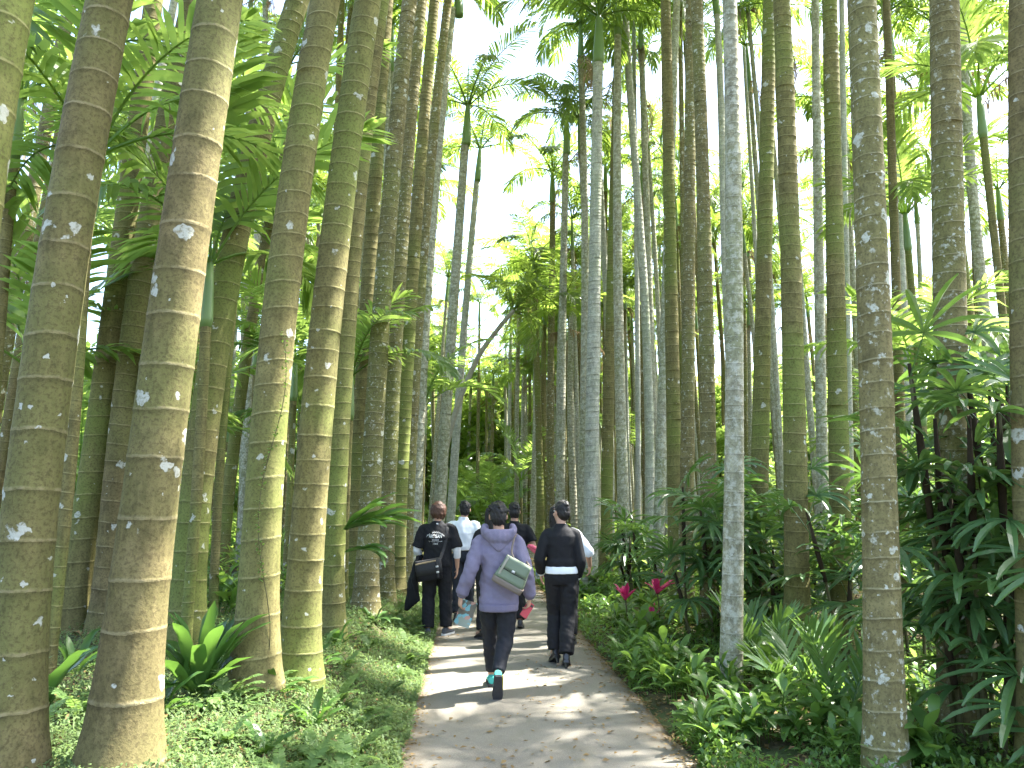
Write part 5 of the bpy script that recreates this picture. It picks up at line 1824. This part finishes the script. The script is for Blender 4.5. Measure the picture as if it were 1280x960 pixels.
# ---- 5: black tee beyond the purple hoodie ---------------------------------------
p5 = (0.035, 11.0, 0.01)
J5 = dict(head=(0.0, 0.03, 1.575), neck=(0, 0, 1.43), pelvis=(0.0, 0, 0.90),
          sh_l=(-0.18, 0, 1.345), el_l=(-0.24, -0.02, 1.07), wr_l=(-0.22, 0.12, 0.88), hand_l=((0.1, 0.4, -1), (1, 0, 0), 0.5),
          sh_r=(0.18, 0, 1.345), el_r=(0.275, -0.03, 1.08), wr_r=(0.345, 0.09, 0.885), hand_r=((0.1, 0.3, -1), (-1, 0.2, 0), 0.9),
          hip_l=(-0.09, 0, 0.87), kn_l=(-0.09, 0.14, 0.48), an_l=(-0.085, 0.18, 0.085), toe_l=(-0.1, 1, 0),
          hip_r=(0.09, 0, 0.87), kn_r=(0.085, 0.0, 0.47), an_r=(0.08, -0.15, 0.11), toe_r=(0.1, 1, 0), pitch_r=0.3)
P5, top5 = person(p5, 0.0, "walker in a plain black tee with bare arms ahead of the purple hoodie", J5,
                  dict(top='black_cloth', trousers='black_cloth', hem=0.86, loose=1.08, top_name='tee_shirt', sleeve=0.36, sleeve_w=(0.074, 0.076, 0.05), hair='short', skin='skin_tan', shoes=('shoe_black', 'sole_dark')), 5)
bpy.context.view_layer.update()
pr = back_print([("O", 0.06, 0.0, 0.0, 0.034)], top5, 1.325, -0.02)
pr.build("collar_mark", M['print'], top5, False)
bo = V(p5) + V(J5['wr_r']) + V((-0.012, 0.035, -0.145))
o = empty("water_bottle", bo, 0, "pale blue labelled water bottle held low by the black tee walker", "bottle")
o.rotation_euler = (0.15, 0.08, 0)
mb = MB(); mb.rings([(0, 0, -0.10, .028, .028), (0, 0, -0.095, .033, .033), (0, 0, 0.05, .033, .033), (0, 0, 0.085, .022, .022), (0, 0, 0.095, .014, .014), (0, 0, 0.105, .014, .014)], 16, 2.0); mb.build("bottle_body", mat_clear(), o)
mb = MB(); mb.rings([(0, 0, -0.055, .0338, .0338), (0, 0, 0.03, .0338, .0338)], 16, 2.0); mb.build("bottle_label", M['paleblue'], o)
mb = MB(); mb.rings([(0, 0, 0.104, .016, .016), (0, 0, 0.122, .016, .016)], 14, 2.0); mb.build("cap", M['print'], o)

# ---- 6: white-sleeved person hidden by the woman in the suit ----------------------
p6 = (0.66, 9.75, 0.01)
J6 = dict(head=(-0.09, 0.03, 1.545), neck=(-0.05, 0, 1.405), pelvis=(0.0, 0, 0.875),
          sh_l=(-0.20, 0, 1.32), el_l=(-0.30, 0.05, 1.06), wr_l=(-0.30, 0.24, 1.06), hand_l=((-0.3, 0.9, 0.15), (0.6, 0, 0.6), 0.9),
          sh_r=(0.13, 0, 1.32), el_r=(0.275, -0.07, 1.085), wr_r=(0.315, 0.08, 0.90), hand_r=((-0.1, 0.35, -1), (-1, 0.2, 0), 0.6),
          hip_l=(-0.085, 0, 0.85), kn_l=(-0.085, 0.12, 0.47), an_l=(-0.08, 0.16, 0.085), toe_l=(-0.1, 1, 0),
          hip_r=(0.085, 0, 0.85), kn_r=(0.075, 0, 0.46), an_r=(0.075, -0.12, 0.10), toe_r=(0.1, 1, 0), pitch_r=0.2)
P6, top6 = person(p6, 0.0, "long-haired walker in a white rolled-sleeve shirt half hidden by the suited woman", J6,
                  dict(top='white_cloth', trousers='black_cloth', hem=0.93, loose=1.0, tw=0.95, top_name='shirt', sleeve=0.56, sleeve_w=(0.072, 0.074, 0.066), hair='long', shoes=('shoe_black', 'sole_dark'), collar=0.03), 6)
fo = V(p6) + V(J6['wr_l']) + V((-0.06, 0.11, 0.03))
mb = MB()
vs, fs = [], []
for i in range(9):                                    # folded cloth pouch, puffed in the middle
    u = i / 8
    for k in range(12):
        th = 2 * math.pi * k / 12
        rr_ = math.sin(math.pi * min(0.97, max(0.04, u))) ** 0.5
        vs.append(((u - 0.5) * 0.23, 0.024 * rr_ * math.cos(th), 0.046 * rr_ * math.sin(th) * (1.1 - 0.4 * u) + 0.006 * math.sin(9 * u)))
for i in range(8):
    for k in range(12):
        k2 = (k + 1) % 12
        fs.append((i * 12 + k, i * 12 + k2, (i + 1) * 12 + k2, (i + 1) * 12 + k))
fs += [tuple(range(11, -1, -1)), tuple(96 + k for k in range(12))]
mb.add(vs, fs)
o = empty("pouch", fo, 0, "pink folded pouch held out between the black tee walker and the suited woman", "pouch")
o.rotation_euler = (0.2, rad(28), 0.2)
mb.build("cover", M['pink_cloth'], o)
mb = MB(); mb.tube([(-0.105, -0.02, 0.012), (-0.05, -0.033, 0.006), (0.05, -0.033, 0.0), (0.105, -0.02, 0.0)], 0.004, 6); mb.build("zip", M['red_case'], o)

# ---- 7: person in black hidden behind the purple hoodie ----------------------------
p7 = (-0.29, 10.1, 0.01)
J7 = dict(head=(0.045, 0.03, 1.53), neck=(0.03, 0, 1.39), pelvis=(0.0, 0, 0.87),
          sh_l=(-0.14, 0, 1.305), el_l=(-0.20, -0.03, 1.04), wr_l=(-0.15, 0.10, 0.86), hand_l=((0.1, 0.5, -0.8), (1, 0, 0), 0.5),
          sh_r=(0.19, 0, 1.305), el_r=(0.235, -0.03, 1.04), wr_r=(0.20, 0.10, 0.86), hand_r=((-0.1, 0.5, -0.8), (-1, 0, 0), 0.5),
          hip_l=(-0.085, 0, 0.845), kn_l=(-0.08, 0.0, 0.46), an_l=(-0.085, -0.10, 0.10), toe_l=(-0.6, 1, 0), pitch_l=0.2,
          hip_r=(0.085, 0, 0.845), kn_r=(0.09, 0.14, 0.47), an_r=(0.085, 0.2, 0.085), toe_r=(0.1, 1, 0))
P7, top7 = person(p7, 0.0, "long-haired walker in black almost hidden behind the purple hoodie", J7,
                  dict(top='black_suit', trousers='black_suit', hem=0.84, loose=1.0, tw=0.95, top_name='jacket', sleeve=0.95, sleeve_w=(0.068, 0.06, 0.05), leg=(0.098, 0.078, 0.078), hair='long', shoes=('shoe_black', 'sole_dark'), heel=0.03), 7)
